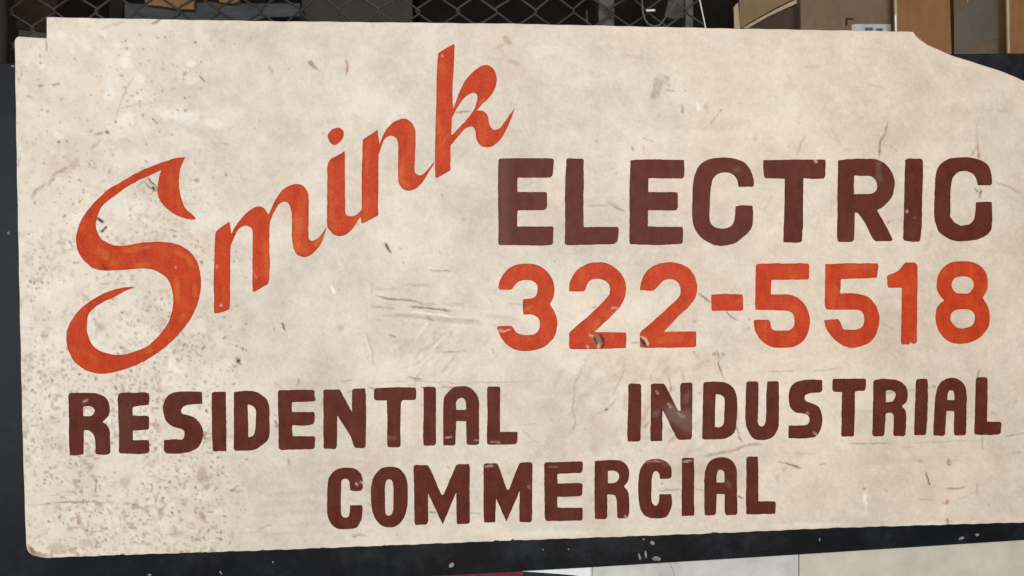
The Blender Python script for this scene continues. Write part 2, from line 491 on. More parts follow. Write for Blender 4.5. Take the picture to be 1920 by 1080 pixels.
for (c, pts, wd, a) in [
        ('brown', [(176, 251), (196, 250)], 5, .42), ('brown', [(190, 262), (170, 280)], 3, .3), ('brown', [(100, 160), (107, 158)], 4, .4),
        ('brown', [(285, 222), (295, 230)], 2.5, .55), ('grey', [(373, 143), (384, 153)], 3, .5),
        ('brown', [(250, 145), (238, 165), (226, 195), (216, 222)], 2.2, .30), ('brown', [(214, 206), (262, 196), (312, 189)], 2.2, .24),
        ('brown', [(88, 350), (108, 322), (130, 312)], 7, .25), ('brown', [(58, 374), (66, 360), (86, 344)], 5, .36), ('grey', [(34, 300), (33, 312)], 3, .4),
        ('grey', [(87, 73), (86, 98)], 2.5, .38), ('brown', [(285, 45), (301, 38)], 5, .5), ('brown', [(190, 54), (238, 38)], 6, .18),  # the grey one is a crease's shading put into the colour
        ('dark', [(180, 407), (186, 411), (193, 418)], (3, 5), 1.0), ('dark', [(192, 433), (200, 426)], (5, 3), .95),
        ('dark', [(277, 332), (283, 341), (293, 347)], 2.2, .7), ('grey', [(258, 350), (268, 340), (276, 343)], 2, .5),
        ('grey', [(273, 343), (279, 351), (291, 356)], 2.4, .7), ('grey', [(292, 346), (294, 356), (284, 360)], 2.4, .7), ('dark', [(286, 350), (288, 353)], 4, .9),
        ('grey', [(322, 431), (334, 434)], 2.5, .5), ('grey', [(138, 492), (148, 492)], 2.5, .5), ('grey', [(128, 450), (136, 464)], 3, .4),
        ('grey', [(290, 690), (302, 735)], 7, .16), ('grey', [(50, 947), (90, 944), (145, 941), (215, 942)], (3.2, 1.5), .52),
        ('brown', [(179, 898), (180, 926)], (3, 1.2), .75), ('brown', [(297, 920), (290, 945)], 2.4, .55), ('brown', [(305, 935), (309, 948)], 2.4, .5),
        ('brown', [(232, 941), (255, 948), (277, 957)], 2.6, .5), ('grey', [(140, 962), (158, 992), (177, 1034)], 5, .22), ('grey', [(60, 1012), (85, 1000), (92, 985)], 3, .2),
        ('brown', [(52, 1022), (60, 1036), (76, 1043), (96, 1044)], 9, .42), ('grey', [(56, 1028), (66, 1038)], 6, .45),
        ('brown', [(245, 1022), (252, 1015), (262, 1021), (276, 1018)], 3, .36), ('brown', [(372, 958), (380, 962), (382, 975)], 3, .4),
        ('grey', [(440, 1000), (500, 998)], 2, .25), ('grey', [(480, 998), (498, 986), (514, 982)], 2.5, .32),
        ('grey', [(723, 456), (726, 462), (735, 475)], (8, 1.4), .62), ('dark', [(721, 455), (728, 466), (736, 476)], 1.3, .55),
        ('dark', [(528, 606), (531, 612), (535, 621)], (4.2, 1.5), .95), ('white', [(621, 537), (627, 549)], 4, .95),
        ('grey', [(804, 507), (825, 508), (848, 508)], 1.7, .5), ('grey', [(822, 470), (825, 476)], 2, .4),
        ('grey', [(700, 556), (738, 561), (765, 563), (796, 570)], 2.6, .58), ('grey', [(768, 575), (800, 577), (848, 583)], 3.6, .6),
        ('dark', [(775, 576), (795, 578)], 2, .35), ('grey', [(694, 575), (740, 578)], 3, .32), ('grey', [(718, 590), (790, 594), (850, 602), (905, 608)], 7, .24),
        ('grey', [(826, 597), (905, 603)], 6, .32), ('grey', [(700, 541), (745, 543)], 5, .22), ('grey', [(696, 528), (698, 560)], 2.2, .2),
        ('white', [(770, 585), (852, 592)], 3, .6), ('grey', [(798, 590), (812, 602)], 3, .5), ('white', [(806, 602), (778, 635)], 3, .4),
        ('white', [(846, 615), (800, 665)], 4, .4), ('grey', [(842, 618), (798, 660)], 4, .2), ('grey', [(727, 628), (744, 632)], 3, .4),
        ('grey', [(828, 660), (878, 658)], 2.2, .55), ('white', [(683, 628), (693, 660), (698, 684)], 4, .35), ('grey', [(687, 625), (697, 655), (702, 690)], 4, .16),
        ('grey', [(760, 709), (792, 710)], 3, .5), ('grey', [(690, 718), (780, 714), (860, 718), (930, 717), (1000, 716)], 1.6, .28),
        ('brown', [(504, 122), (512, 138)], 7, .30), ('brown', [(583, 118), (592, 128)], (8, 5), .40), ('brown', [(592, 128), (600, 134)], 2, .3),
        ('red', [(649, 112), (651, 128), (649, 143)], (6, 2), .5), ('brown', [(650, 125), (649, 143)], 1.8, .5),
        ('brown', [(930, 92), (955, 76)], 6, .22), ('brown', [(948, 72), (956, 80)], 9, .26), ('brown', [(952, 113), (975, 122)], 9, .18),
        ('grey', [(853, 212), (882, 209)], 2.6, .55), ('grey', [(1233, 141), (1229, 165), (1221, 191)], 10, .30), ('grey', [(1242, 146), (1232, 182)], 7, .26),
        ('grey', [(1236, 140), (1257, 149)], 9, .24), ('grey', [(1244, 150), (1254, 158)], 8, .18), ('grey', [(1247, 169), (1266, 170)], 1.8, .45),
        ('grey', [(1279, 196), (1279, 208)], (2, 5), .55), ('white', [(1309, 193), (1311, 208)], 6, .85), ('grey', [(1322, 195), (1326, 215)], 5, .18),
        ('grey', [(1351, 209), (1330, 233)], 2, .35), ('grey', [(1184, 275), (1188, 281)], 3, .4), ('grey', [(1205, 258), (1225, 266)], 2, .4), ('grey', [(1206, 272), (1209, 290)], 3, .25),
        ('grey', [(1142, 384), (1158, 390), (1173, 395)], 2.4, .55), ('grey', [(1135, 378), (1160, 388)], 8, .2), ('grey', [(1100, 387), (1140, 385)], 4, .18),
        ('brown', [(1665, 225), (1660, 250), (1650, 268), (1648, 297)], (1.5, 2.6), .66), ('brown', [(1514, 250), (1500, 272), (1495, 292)], 2, .36),
        ('brown', [(1560, 240), (1576, 275)], 4, .12), ('brown', [(1833, 268), (1836, 300)], 2.4, .55), ('brown', [(1832, 275), (1822, 292)], 6, .22), ('grey', [(1831, 230), (1832, 270)], 2, .25),
        ('dark', [(1841, 357), (1836, 375)], 2.4, .75), ('grey', [(1829, 353), (1833, 360)], 3, .6), ('brown', [(1866, 342), (1890, 350), (1914, 362)], 3.5, .24),
        ('brown', [(1745, 455), (1732, 470)], 8, .14), ('red', [(1750, 430), (1738, 462)], 8, .14), ('grey', [(1449, 366), (1432, 394)], 5, .12),
        ('grey', [(1308, 548), (1318, 556), (1332, 567)], (3, 5), .5), ('grey', [(1362, 586), (1384, 602)], 2.2, .55), ('grey', [(1184, 643), (1196, 643)], 2.5, .4),
        ('brown', [(1345, 655), (1348, 685), (1358, 712)], 1.8, .62), ('brown', [(1253, 700), (1256, 718), (1258, 736)], (1.5, 2.6), .62), ('brown', [(1281, 702), (1281, 716)], 1.6, .4),
        ('brown', [(1379, 790), (1384, 812), (1392, 830)], 1.8, .6), ('grey', [(1383, 770), (1386, 800)], 3, .3),
        ('grey', [(1105, 665), (1092, 690), (1078, 720), (1074, 768), (1080, 792), (1066, 818)], 2.2, .32), ('grey', [(1172, 690), (1158, 722), (1150, 742)], 3, .28),
        ('grey', [(1160, 745), (1138, 768), (1112, 778)], 2, .34), ('grey', [(1220, 700), (1222, 724)], 2, .3), ('grey', [(1300, 660), (1308, 668)], 4, .4),
        ('brown', [(1218, 790), (1207, 805)], 4, .35), ('red', [(1215, 755), (1205, 790)], 9, .22), ('red', [(1172, 735), (1174, 770)], 8, .2), ('red', [(1180, 815), (1245, 826)], 5, .2),
        ('grey', [(1430, 832), (1400, 836), (1368, 846), (1318, 856)], (2, 7), .36), ('dark', [(1400, 834), (1424, 831)], 2, .35), ('grey', [(1440, 698), (1492, 695)], 2, .36),
        ('grey', [(1520, 698), (1580, 690)], 2.4, .25), ('brown', [(1455, 865), (1476, 869), (1502, 878)], (1.5, 4), .62), ('grey', [(1536, 871), (1547, 869)], 2.5, .35),
        ('grey', [(1590, 832), (1625, 832), (1668, 830)], 2.2, .52), ('grey', [(1700, 832), (1800, 826), (1842, 826)], 1.8, .24), ('dark', [(1735, 885), (1738, 897), (1743, 910)], (1.4, 2.6), .85),
        ('brown', [(1772, 916), (1790, 917), (1812, 912)], 3.2, .40), ('brown', [(1777, 972), (1778, 984)], 3, .45), ('red', [(1774, 976), (1784, 978)], 5, .25),
        ('white', [(1622, 925), (1623, 948)], 7, .7), ('white', [(1623, 952), (1623, 965)], 5, .4), ('grey', [(1843, 818), (1843, 840)], 2, .36), ('grey', [(1834, 905), (1832, 932)], 3, .25),
        ('grey', [(1884, 818), (1922, 813)], 2.2, .4), ('grey', [(1895, 852), (1912, 846)], 6, .22), ('grey', [(1756, 937), (1720, 936)], 2, .25),
        ('grey', [(1742, 727), (1756, 725)], 3, .5), ('grey', [(1661, 738), (1674, 734)], 3, .45), ('grey', [(1836, 695), (1832, 705)], 2.5, .55), ('grey', [(1700, 731), (1722, 730)], 2, .25),
        ('grey', [(1232, 919), (1278, 918)], 2.4, .42), ('grey', [(1302, 917), (1320, 919)], 2.4, .4), ('grey', [(1383, 930), (1393, 936)], 2.4, .7), ('grey', [(806, 961), (818, 962)], 2, .6),
        ('grey', [(845, 962), (906, 962)], 2, .35), ('grey', [(690, 945), (698, 948)], 5, .25), ('grey', [(660, 1006), (672, 1003), (686, 1005)], 4, .4), ('grey', [(640, 716), (660, 714)], 2.5, .35),
        ('brown', [(540, 860), (546, 875)], 3, .4), ('grey', [(516, 790), (520, 800)], 4, .5), ('grey', [(560, 712), (558, 724)], 3, .4), ('grey', [(652, 735), (662, 734)], 3, .4),
        ('brown', [(214, 740), (222, 736)], 3, .5), ('brown', [(380, 812), (388, 826)], 4, .6), ('grey', [(690, 726), (706, 729)], 3, .4), ('grey', [(826, 726), (858, 726)], 3, .3),
        ('grey', [(1275, 640), (1270, 648)], 3, .3), ('grey', [(923, 655), (925, 662)], 3, .5), ('brown', [(1110, 577), (1118, 575)], 2, .4)]:
    stroke(c, pts, wd, a)
for r0 in (3.4,):       # screw hole ring near the right end
    stroke('dark', [(1779 + r0 * math.cos(t), 868.5 + r0 * math.sin(t)) for t in np.linspace(0, 6.283, 12)], 1.6, .7, 0.8, 0.2)
    stroke('dark', [(1777, 863), (1780, 861)], 2, .6)
for (x, y, rx, ry, a, ang) in [
        (115, 65, 11, 7, .9, .2), (150, 72, 20, 12, .9, .6), (163, 88, 16, 8, .9, .9), (132, 85, 6, 12, .85, -.4), (137, 97, 7, 5, .7, 0), (192, 62, 12, 7, .85, .5), (170, 58, 8, 5, .8, .7),
        (182, 84, 6, 5, .8, 0), (196, 95, 8, 7, .9, 0), (218, 86, 7, 10, .9, -.4), (184, 104, 7, 5, .8, .6), (236, 115, 14, 11, .95, .6), (240, 103, 7, 9, .9, 0), (245, 84, 10, 6, .5, 0),
        (80, 124, 8, 6, .9, 0), (98, 142, 10, 4, .7, .5), (204, 178, 13, 11, .9, 0), (262, 148, 14, 9, .75, .6), (256, 186, 11, 9, .7, 0), (335, 215, 40, 15, .75, .1), (360, 120, 10, 8, .6, 0),
        (360, 150, 16, 10, .5, 0), (235, 225, 20, 14, .7, -.6), (110, 254, 12, 6, .8, .3), (270, 300, 34, 14, .5, 0), (225, 310, 12, 7, .6, 0), (400, 230, 20, 10, .6, .2), (150, 410, 24, 14, .8, -.4),
        (240, 390, 40, 26, .55, .2), (120, 530, 20, 12, .6, 0), (330, 690, 26, 16, .6, .4), (315, 715, 14, 10, .7, 0), (410, 960, 22, 10, .5, 0), (95, 985, 10, 20, .5, 0), (240, 560, 20, 20, .3, 0),
        (700, 200, 70, 30, .35, .1), (560, 90, 40, 18, .3, 0), (1020, 95, 40, 12, .3, 0), (1310, 640, 40, 14, .25, 0), (1100, 690, 40, 20, .3, .2), (1450, 740, 30, 20, .2, 0),
        (560, 340, 50, 30, .25, 0), (860, 330, 40, 20, .25, .2), (720, 690, 60, 20, .25, 0), (1020, 1000, 80, 7, .4, -.03), (1500, 985, 90, 6, .35, -.03), (1760, 982, 70, 5, .4, -.03)]:
    blob('white', x, y, rx, ry, a, 1.0, ang)
for (x0_, x1_, yy, wd_, a_) in [(500, 600, 925, 7, .13), (480, 600, 945, 6, .10), (470, 610, 963, 9, .13), (520, 600, 985, 4, .10), (430, 560, 1004, 4, .12), (1010, 1110, 905, 6, .07), (560, 640, 720, 5, .08),
                                (700, 900, 660, 9, .06), (1380, 1500, 640, 8, .06), (1600, 1760, 865, 8, .06), (1100, 1180, 640, 6, .08), (560, 690, 870, 7, .06)]:
    stroke('grey', [(x0_, yy + 2), ((x0_ + x1_) / 2, yy - 1), (x1_, yy - 4)], wd_, a_, 4.0, 0.6)
for (x, y, rx, ry, a) in [(140, 308, 11, 12, .30), (188, 613, 9, 10, .32), (378, 892, 13, 18, .42), (386, 912, 9, 6, .5), (110, 1026, 20, 10, .3), (160, 1020, 14, 8, .3), (637, 614, 8, 7, .26),
                          (520, 560, 26, 40, .10), (100, 790, 16, 8, .22), (330, 1000, 18, 9, .25), (235, 905, 12, 16, .24), (1800, 215, 20, 30, .08), (1895, 200, 20, 16, .10), (1300, 880, 40, 12, .10)]:
    blob('brown', x, y, rx, ry, a, 0.9)
for (x, y, rx, ry, a) in [(570, 500, 40, 34, .12), (870, 555, 26, 16, .14), (1140, 180, 55, 22, .10), (1340, 235, 50, 16, .10), (880, 640, 36, 30, .10), (480, 680, 50, 30, .08), (1120, 820, 40, 26, .10), (765, 860, 16, 14, .14),
                          (1680, 260, 40, 24, .06), (700, 120, 60, 20, .06), (1560, 920, 60, 24, .08), (230, 270, 30, 12, .10), (1425, 300, 20, 10, .06), (1020, 760, 30, 14, .10)]:
    blob('grey', x, y, rx, ry, a, 0.9)

# wear of the lettering itself, with a painted sheen on one E
for (c, pts, wd, a) in [
        ('Lthin', [(188, 472), (199, 480)], 12, .7), ('Lthin', [(230, 471), (262, 465), (284, 462)], 6, .6), ('Lthin', [(205, 494), (220, 494)], 7, .6), ('Lthin', [(248, 498), (280, 498)], 6, .75),
        ('Lthin', [(326, 469), (346, 480), (366, 500)], 6, .8), ('Lthin', [(331, 520), (333, 545), (333, 565)], 7, .8), ('Lthin', [(366, 530), (365, 560)], 6, .6), ('Lthin', [(340, 600), (345, 592)], 8, .7),
        ('Lwhite', [(330, 501), (330, 504)], 2.5, .55), ('Lthin', [(272, 664), (288, 652)], 7, .4), ('Lthin', [(150, 655), (180, 676)], 8, .3), ('Lthin', [(140, 575), (133, 605)], 8, .35),
        ('Ldark', [(190, 494), (196, 500), (198, 506)], 2, .7), ('Lthin', [(560, 400), (556, 450), (560, 466), (575, 470)], 14, .65), ('Lthin', [(590, 460), (606, 440)], 10, .8), ('Lgrey', [(604, 445), (611, 430)], 4, .6),
        ('Lthin', [(499, 450), (502, 520)], 8, .5), ('Lwhite', [(479, 515), (481, 522)], 2, .5), ('Lwhite', [(406, 500), (406, 503)], 2, .6), ('Lwhite', [(415, 572), (416, 573)], 4, .6),
        ('Lthin', [(620, 330), (622, 400), (628, 425)], 6, .4), ('Lthin', [(752, 300), (752, 340), (768, 352)], 8, .65), ('Lthin', [(826, 115), (834, 140)], 10, .35), ('Lwhite', [(828, 104), (829, 106)], 4, .6),
        ('Lthin', [(822, 220), (822, 255)], 4, .6), ('Lthin', [(830, 270), (838, 255), (846, 250)], 3, .8), ('Lthin', [(900, 195), (905, 188)], 4, .6), ('Lthin', [(690, 260), (686, 330)], 5, .4),
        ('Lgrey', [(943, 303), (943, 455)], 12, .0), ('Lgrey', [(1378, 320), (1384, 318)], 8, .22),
        ('Lwhite', [(934, 620), (944, 620), (957, 619)], 2.6, .85), ('Lthin', [(984, 582), (996, 576)], 4, .8), ('Lwhite', [(1147, 577), (1156, 578)], 2.4, .6), ('Lthin', [(1120, 600), (1112, 622)], 8, .6),
        ('Lwhite', [(1106, 628), (1112, 630)], 3.5, .7), ('Ldark', [(1122, 625), (1130, 633), (1131, 648), (1126, 654)], 3.4, .95),
        ('Ldark', [(1113, 628), (1116, 636), (1119, 648)], 2.5, .8), ('Lwhite', [(1127, 634), (1129, 645)], 1.8, .7), ('Lwhite', [(1121, 645), (1122, 653)], 3, .6), ('Lwhite', [(1100, 648), (1103, 651)], 3, .7),
        ('Ldark', [(1190, 629), (1200, 634), (1207, 643), (1212, 652)], (2.5, 4.5), 1.0), ('Lwhite', [(1199, 630), (1208, 637), (1215, 650)], 2.8, .9), ('Lgrey', [(1202, 645), (1205, 651)], 5, .5),
        ('Lthin', [(1225, 640), (1280, 636)], 8, .45), ('Lthin', [(1383, 566), (1392, 560)], 3, .6), ('Lthin', [(1582, 500), (1640, 500)], 8, .35), ('Lwhite', [(1706, 642), (1708, 645)], 2.5, .6),
        ('Lwhite', [(1528, 301), (1530, 304)], 3.4, .9), ('Lwhite', [(1699, 394), (1700, 397)], 3, .8), ('Lwhite', [(1715, 407), (1716, 410)], 1.5, .5), ('Lthin', [(1645, 298), (1648, 335)], 3, .7), ('Lgrey', [(1646, 300), (1650, 345)], 9, .18),
        ('Lthin', [(156, 756), (164, 749)], 6, 1.0), ('Lwhite', [(157, 754), (163, 750)], 3, .5), ('Lthin', [(358, 790), (362, 794)], 5, .8), ('Lthin', [(310, 760)], 4, .5),
        ('Lwhite', [(834, 820), (848, 819)], 2.2, .75), ('Lwhite', [(890, 826), (898, 826)], 2, .45), ('Lwhite', [(919, 828), (938, 830)], 2.6, .45), ('Lgrey', [(727, 820), (742, 822)], 4, .3),
        ('Lwhite', [(1272, 774), (1282, 782)], 5, .25),
        ('Lgrey', [(1226, 780), (1236, 770)], 8, .3), ('Lwhite', [(1230, 732), (1235, 738)], 2.5, .45), ('Lwhite', [(1252, 758), (1258, 764)], 3, .4), ('Lwhite', [(1525, 811), (1529, 815), (1534, 819)], 2.6, .8),
        ('Lwhite', [(1514, 773), (1517, 776)], 4, .45), ('Lthin', [(1180, 722), (1182, 800)], 6, .4), ('Lthin', [(1270, 800), (1290, 818)], 14, .5), ('Lthin', [(1240, 725), (1210, 800)], 6, .15),
        ('Lwhite', [(669, 907), (671, 909)], 4.4, .95), ('Lwhite', [(677, 903), (681, 906)], 3, .9), ('Lgrey', [(690, 905), (694, 908)], 2, .3), ('Lwhite', [(909, 874), (916, 873), (926, 874)], 2.6, .85),
        ('Lwhite', [(1030, 875), (1042, 876)], 2.6, .35), ('Lwhite', [(992, 911), (995, 916)], 3, .3), ('Lwhite', [(1280, 864), (1300, 865)], 3, .9), ('Ldark', [(1281, 860), (1285, 861)], 3, .9), ('Ldark', [(1291, 860), (1300, 859)], 3, .85),
        ('Lwhite', [(1212, 866), (1228, 863), (1243, 866)], 2.2, .5), ('Lgrey', [(1245, 868), (1250, 872)], 4, .3), ('Ldark', [(1335, 863), (1341, 871)], 2.6, .75), ('Lwhite', [(1171, 967), (1173, 968)], 3.2, .8),
        ('Lgrey', [(1364, 905), (1366, 910)], 6, .3), ('Lgrey', [(1362, 690), (1368, 720)], 4, .3), ('Lthin', [(1205, 745), (1215, 735)], 5, .3), ('Lwhite', [(826, 870), (829, 928)], 1.5, .08)]:
    stroke(c, pts, wd, a * {'Lthin': 1.1, 'Lwhite': 0.58}.get(c, 1.0), 4.5 if c in ('Lthin', 'Lgrey') else 0.7, 0.35)
F['Lgrey'] = np.maximum(F['Lgrey'], 0.17 * np.exp(-((XX - 945) / 10) ** 2) * (np.abs(YY - 378) < 90))  # sheen down the first E's stem, put into the grey channel
for (c, x, y, rx, ry, a, an) in [('Lgrey', 1268, 778, 17, 30, .50, -.9), ('Lgrey', 1286, 788, 16, 24, .42, 0), ('Lgrey', 1287, 745, 7, 17, .34, .3), ('Lgrey', 1118, 638, 7, 13, 1.0, -.2), ('Ldark', 1129, 636, 3.4, 11, 1.0, -.1),
                             ('Ldark', 1115, 637, 2.6, 8, .7, -.3), ('Lwhite', 1122, 649, 3, 6, .6, 0), ('Ldark', 1206, 644, 3.2, 10, 1.0, -.6), ('Lwhite', 1211, 640, 2.4, 9, .9, -.6)]:
    blob(c, x, y, rx, ry, a, 0.7, an)
# brush streaks in the thinner paint, a slight bleed of the grime over everything
bs = sstep(fbm(14, 3, 300, 0.6, 3.0), 0.56, 0.74)
F['Lthin'] = np.maximum(F['Lthin'], 0.35 * bs)
F['Lgrey'] = np.maximum(F['Lgrey'], 0.05 * sstep(fbm(60, 4, 320), 0.5, 0.75) * (0.5 + 0.5 * sstep(XX, 700, 200)))


STREAK = sstep(fbm(10, 4, 360, 0.65, 2.5), 0.44, 0.68)
STREAK = np.clip(0.8 * STREAK + 0.8 * (vnoise(2.2, None, 79) - 0.5), 0, 1)


def sample(arr, px):
    x = np.clip(px[:, 0], 0, GW - 1.01)
    y = np.clip(px[:, 1], 0, GH - 1.01)
    xi, yi = x.astype(int), y.astype(int)
    fx, fy = x - xi, y - yi
    return (arr[yi, xi] * (1 - fx) * (1 - fy) + arr[yi, xi + 1] * fx * (1 - fy) +
            arr[yi + 1, xi] * (1 - fx) * fy + arr[yi + 1, xi + 1] * fx * fy)


def set_attr(me, name, chans):
    a = me.attributes.new(name, 'FLOAT_COLOR', 'POINT')
    d = np.stack([np.clip(c, 0, 1) for c in chans], 1).astype(np.float32)
    a.data.foreach_set('color', d.ravel())


# ------------------------------------------------------------------ setting: dark interior behind
def wall_sheet(name, x0, x1, z0, z1, y, th, mat):
    v = [(x0, y, z0), (x1, y, z0), (x1, y, z1), (x0, y, z1)]
    o = link(name, prism_me(name, v, th), mat)
    o['kind'] = 'structure'
    return o


M_wall = simple('shade_toned_wall', (0.012, 0.010, 0.009), (0.030, 0.022, 0.018), 9, 0.9, 0.1)  # shade of the deep interior put into the wall's dark colour
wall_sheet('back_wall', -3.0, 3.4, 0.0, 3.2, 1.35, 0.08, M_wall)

# ------------------------------------------------------------------ navy board the sign hangs on (tilted a little against the sign)
def board_material():
    m, nt, b = new_mat('worn_navy_steel', 0.6, 0.30)
    f = noise(nt, 5, 5, 0.65)
    f2 = noise(nt, 11, 8, 0.75)
    col = mix(nt, ramp(nt, f, 0.3, 0.7), (0.0014, 0.0014, 0.0016), (0.0030, 0.0046, 0.0085))
    col = mix(nt, ramp(nt, f2, 0.50, 0.85), col, (0.022, 0.027, 0.036))
    g = noise(nt, 500, 2)
    col = mix(nt, ramp(nt, g, 0.3, 0.75), mix(nt, 1.0, col, (0.6, 0.6, 0.6), 'MULTIPLY'), col)
    nt.links.new(col, b.inputs['Base Color'])
    nt.links.new(math_n(nt, 'ADD', math_n(nt, 'MULTIPLY', f2, 0.50), 0.20), b.inputs['Roughness'])
    bump(nt, b, f2, 0.25, 0.0015)
    return m


M_board = board_material()
bd = empty('mounting_board', on_plane([(960, 1070)], 0.03)[0])
tag(bd, 'dark navy painted steel board that the cream sign hangs on', 'board')
BPX = [(-150, 120), (2120, 98), (2120, 1000.5), (1920, 1013), (1500, 1040), (1110, 1064), (960, 1072.5), (700, 1086), (-150, 1128)]
prism('face', BPX, 0.016, 0.03, M_board, bd, 0.0012)
M_chip = simple('grey_primer', (0.16, 0.16, 0.155), (0.34, 0.335, 0.32), 90, 0.8)
for (x, y, a, b_, an) in [(846, 1060, 7, 4.5, -.6), (1207, 1011, 3, 2, 0), (1223, 1018, 5, 4, .6), (1211, 1040, 2.5, 8, -.1), (1199, 1044, 2.5, 7, -.3), (1231, 1047, 9, 5, .05), (1803, 1009, 6, 3, -.4),
                          (1832, 1003, 4.5, 3.4, 0), (1066, 1030, 2, 2, 0), (1537, 1012, 1.4, 4, 0), (16, 437, 3, 3, 0), (435, 1050, 7, 8, .4), (414, 1074, 2, 4, -.5), (280, 1078, 4, 2, 0), (512, 1054, 2, 2, 0),
                          (1018, 1031, 1.5, 1.5, 0), (24, 124, 4, 2, 0)]:
    n = 9
    ring = [(x + (a * math.cos(t) * math.cos(an) - b_ * math.sin(t) * math.sin(an)) * random.uniform(.65, 1.1),
             y + (a * math.cos(t) * math.sin(an) + b_ * math.sin(t) * math.cos(an)) * random.uniform(.65, 1.1)) for t in [2 * math.pi * k / n for k in range(n)]]
    if (x, y) == (435, 1050):
        continue
    prism('paint_chip', ring, 0.0152, 0.0012, M_chip, bd)

# ------------------------------------------------------------------ the sign
TOPX = [(88, 33), (480, 40), (960, 45), (1340, 53.5), (1600, 58), (1712, 60), (1714.5, 64), (1720, 71.5), (1729, 78), (1738, 84), (1758, 93.2), (1775, 101), (1793, 107.6), (1817, 115), (1850, 125.2), (1883, 136), (1905, 145), (1920, 152.5), (1965, 174), (2010, 200), (2040, 224)]
BOTX = [(49.5, 1022), (51, 1030), (55, 1036), (62, 1041), (73, 1044), (90, 1045.3), (230, 1040), (480, 1032), (635, 1026), (960, 1013), (1340, 999.5), (1560, 989.5), (1920, 979), (2040, 975)]
CHIPS = [(230, 7, 3.5), (930, 10, 2.6), (961, 5, 2.8), (1340, 12, 3.0), (492, 5, 1.5), (605, 8, 1.4), (385, 5, 1.5), (1655, 6, 1.0), (720, 6, 1.2)]


def top_y(x):
    return np.interp(x, *zip(*TOPX)) + 0.25 * np.sin(x * .11) + 0.2 * np.sin(x * .037 + 1)


def bot_y(x):
    y = np.interp(x, *zip(*BOTX)) + 0.35 * np.sin(x * .083) + 0.3 * np.sin(x * .21 + 2)
    for c, wd, d in CHIPS:
        y = y - d * np.clip(1.3 - ((x - c) / (wd * .55)) ** 2, 0, 1) * (0.8 + 0.2 * np.sin(x * 1.7))
    return y


def left_x(y):
    return np.interp(y, [69, 72, 78, 330, 600, 830, 1025], [35, 30, 28, 32.3, 38, 43.2, 49.5]) + 0.3 * np.sin(y * .07)


ST = 2.2
xb = np.linspace(88, 2040, int(1952 / ST) + 1)
tb = np.linspace(0, 1, int(1000 / ST) + 1)
gB = np.stack([np.broadcast_to(xb, (len(tb), len(xb))), top_y(xb) + (bot_y(xb) - top_y(xb)) * tb[:, None]], 2)
ua = np.linspace(0, 1, int(60 / ST) + 1)
ta = np.linspace(0, 1, int(970 / ST) + 1)
U, T_ = np.meshgrid(ua, ta)
xr = 49.5 + (88 - 49.5) * U
yt = 69.0 + 4.0 * U
yA = yt + (bot_y(xr) - yt) * T_
xA = left_x(yA) + (88 - left_x(yA)) * U
gA = np.stack([xA, yA], 2)


def grid_quads(r, c, off):
    i = np.arange(r - 1)[:, None] * c + np.arange(c - 1)[None, :] + off
    return np.stack([i, i + c, i + c + 1, i + 1], 2).reshape(-1, 4)


sign = empty('painted_sign', on_plane([(980, 1012)], 0.005)[0])
tag(sign, 'cream hand-painted sign board with red and brown lettering, rust speckled at left', 'sign')

px = np.concatenate([gA.reshape(-1, 2), gB.reshape(-1, 2)])
nA = gA.shape[0] * gA.shape[1]
quads = np.concatenate([grid_quads(gA.shape[0], gA.shape[1], 0), grid_quads(gB.shape[0], gB.shape[1], nA)])
P = on_plane(px, 0.0)
wave = sample(fbm(260, 3, 500) - 0.5, px) * 0.0010
P[:, 1] += np.abs(wave) * 0.6
# outline of the whole board, then its rounded edge and sides
out = np.concatenate([gA[::-1, 0], gA[0, 1:], gB[1::1, 0][:0], gB[0:18, 0][::-1], gB[0, 1:], gB[1:, -1], gB[-1, ::-1][1:], gA[-1, ::-1][1:-1]])
keep = np.r_[True, np.hypot(*np.diff(out, axis=0).T) > 0.05]
out = out[keep]
O3 = on_plane(out, 0.0006)
e = np.roll(O3, -1, 0) - np.roll(O3, 1, 0)
nrm = np.stack([e[:, 2], np.zeros(len(e)), -e[:, 0]], 1)
nrm /= np.maximum(np.linalg.norm(nrm, axis=1), 1e-9)[:, None]
ctr = O3.mean(0)
area2 = np.sum(O3[:, 0] * np.roll(O3[:, 2], -1) - np.roll(O3[:, 0], -1) * O3[:, 2])
if area2 < 0:
    nrm = -nrm
rings = [O3 - nrm * 0.0004, O3 + nrm * 0.0006 + [0, .0004, 0], O3 + nrm * 0.0012 + [0, .0016, 0], O3 + nrm * 0.0012 + [0, .0125, 0]]
n = len(O3)
off = len(P)
sq = []
for k in range(3):
    a = off + k * n + np.arange(n)
    b_ = off + k * n + (np.arange(n) + 1) % n
    sq.append(np.stack([a, b_, b_ + n, a + n], 1))
V = np.concatenate([P] + rings)
Q = np.concatenate([quads] + sq)
me = mesh_np('panel', V, None, Q, smooth=True)
pxa = np.concatenate([px] + [out] * 4)
edge = np.r_[np.zeros(len(px)), np.zeros(n), np.ones(3 * n)]
set_attr(me, 'tone', [sample(tone, pxa) + edge * 0.25, sample(hue, pxa), sample(np.maximum(F['red'], redt), pxa), edge])
wk = 1 - 0.6 * edge
set_attr(me, 'wear', [sample(F['brown'], pxa) * wk, sample(F['grey'], pxa) * wk, np.maximum(sample(F['white'], pxa), edge * 0.3), sample(F['dark'], pxa)])
link('panel', me, M_panel, sign)
# core behind the painted face
core = out[::12]
cz = prism('core', core, 0.0035, 0.0085, simple('raw_board', (0.30, 0.22, 0.14), (0.40, 0.31, 0.2), 60, 0.8), sign)
cz['label'] = 'raw unpainted core of the board'

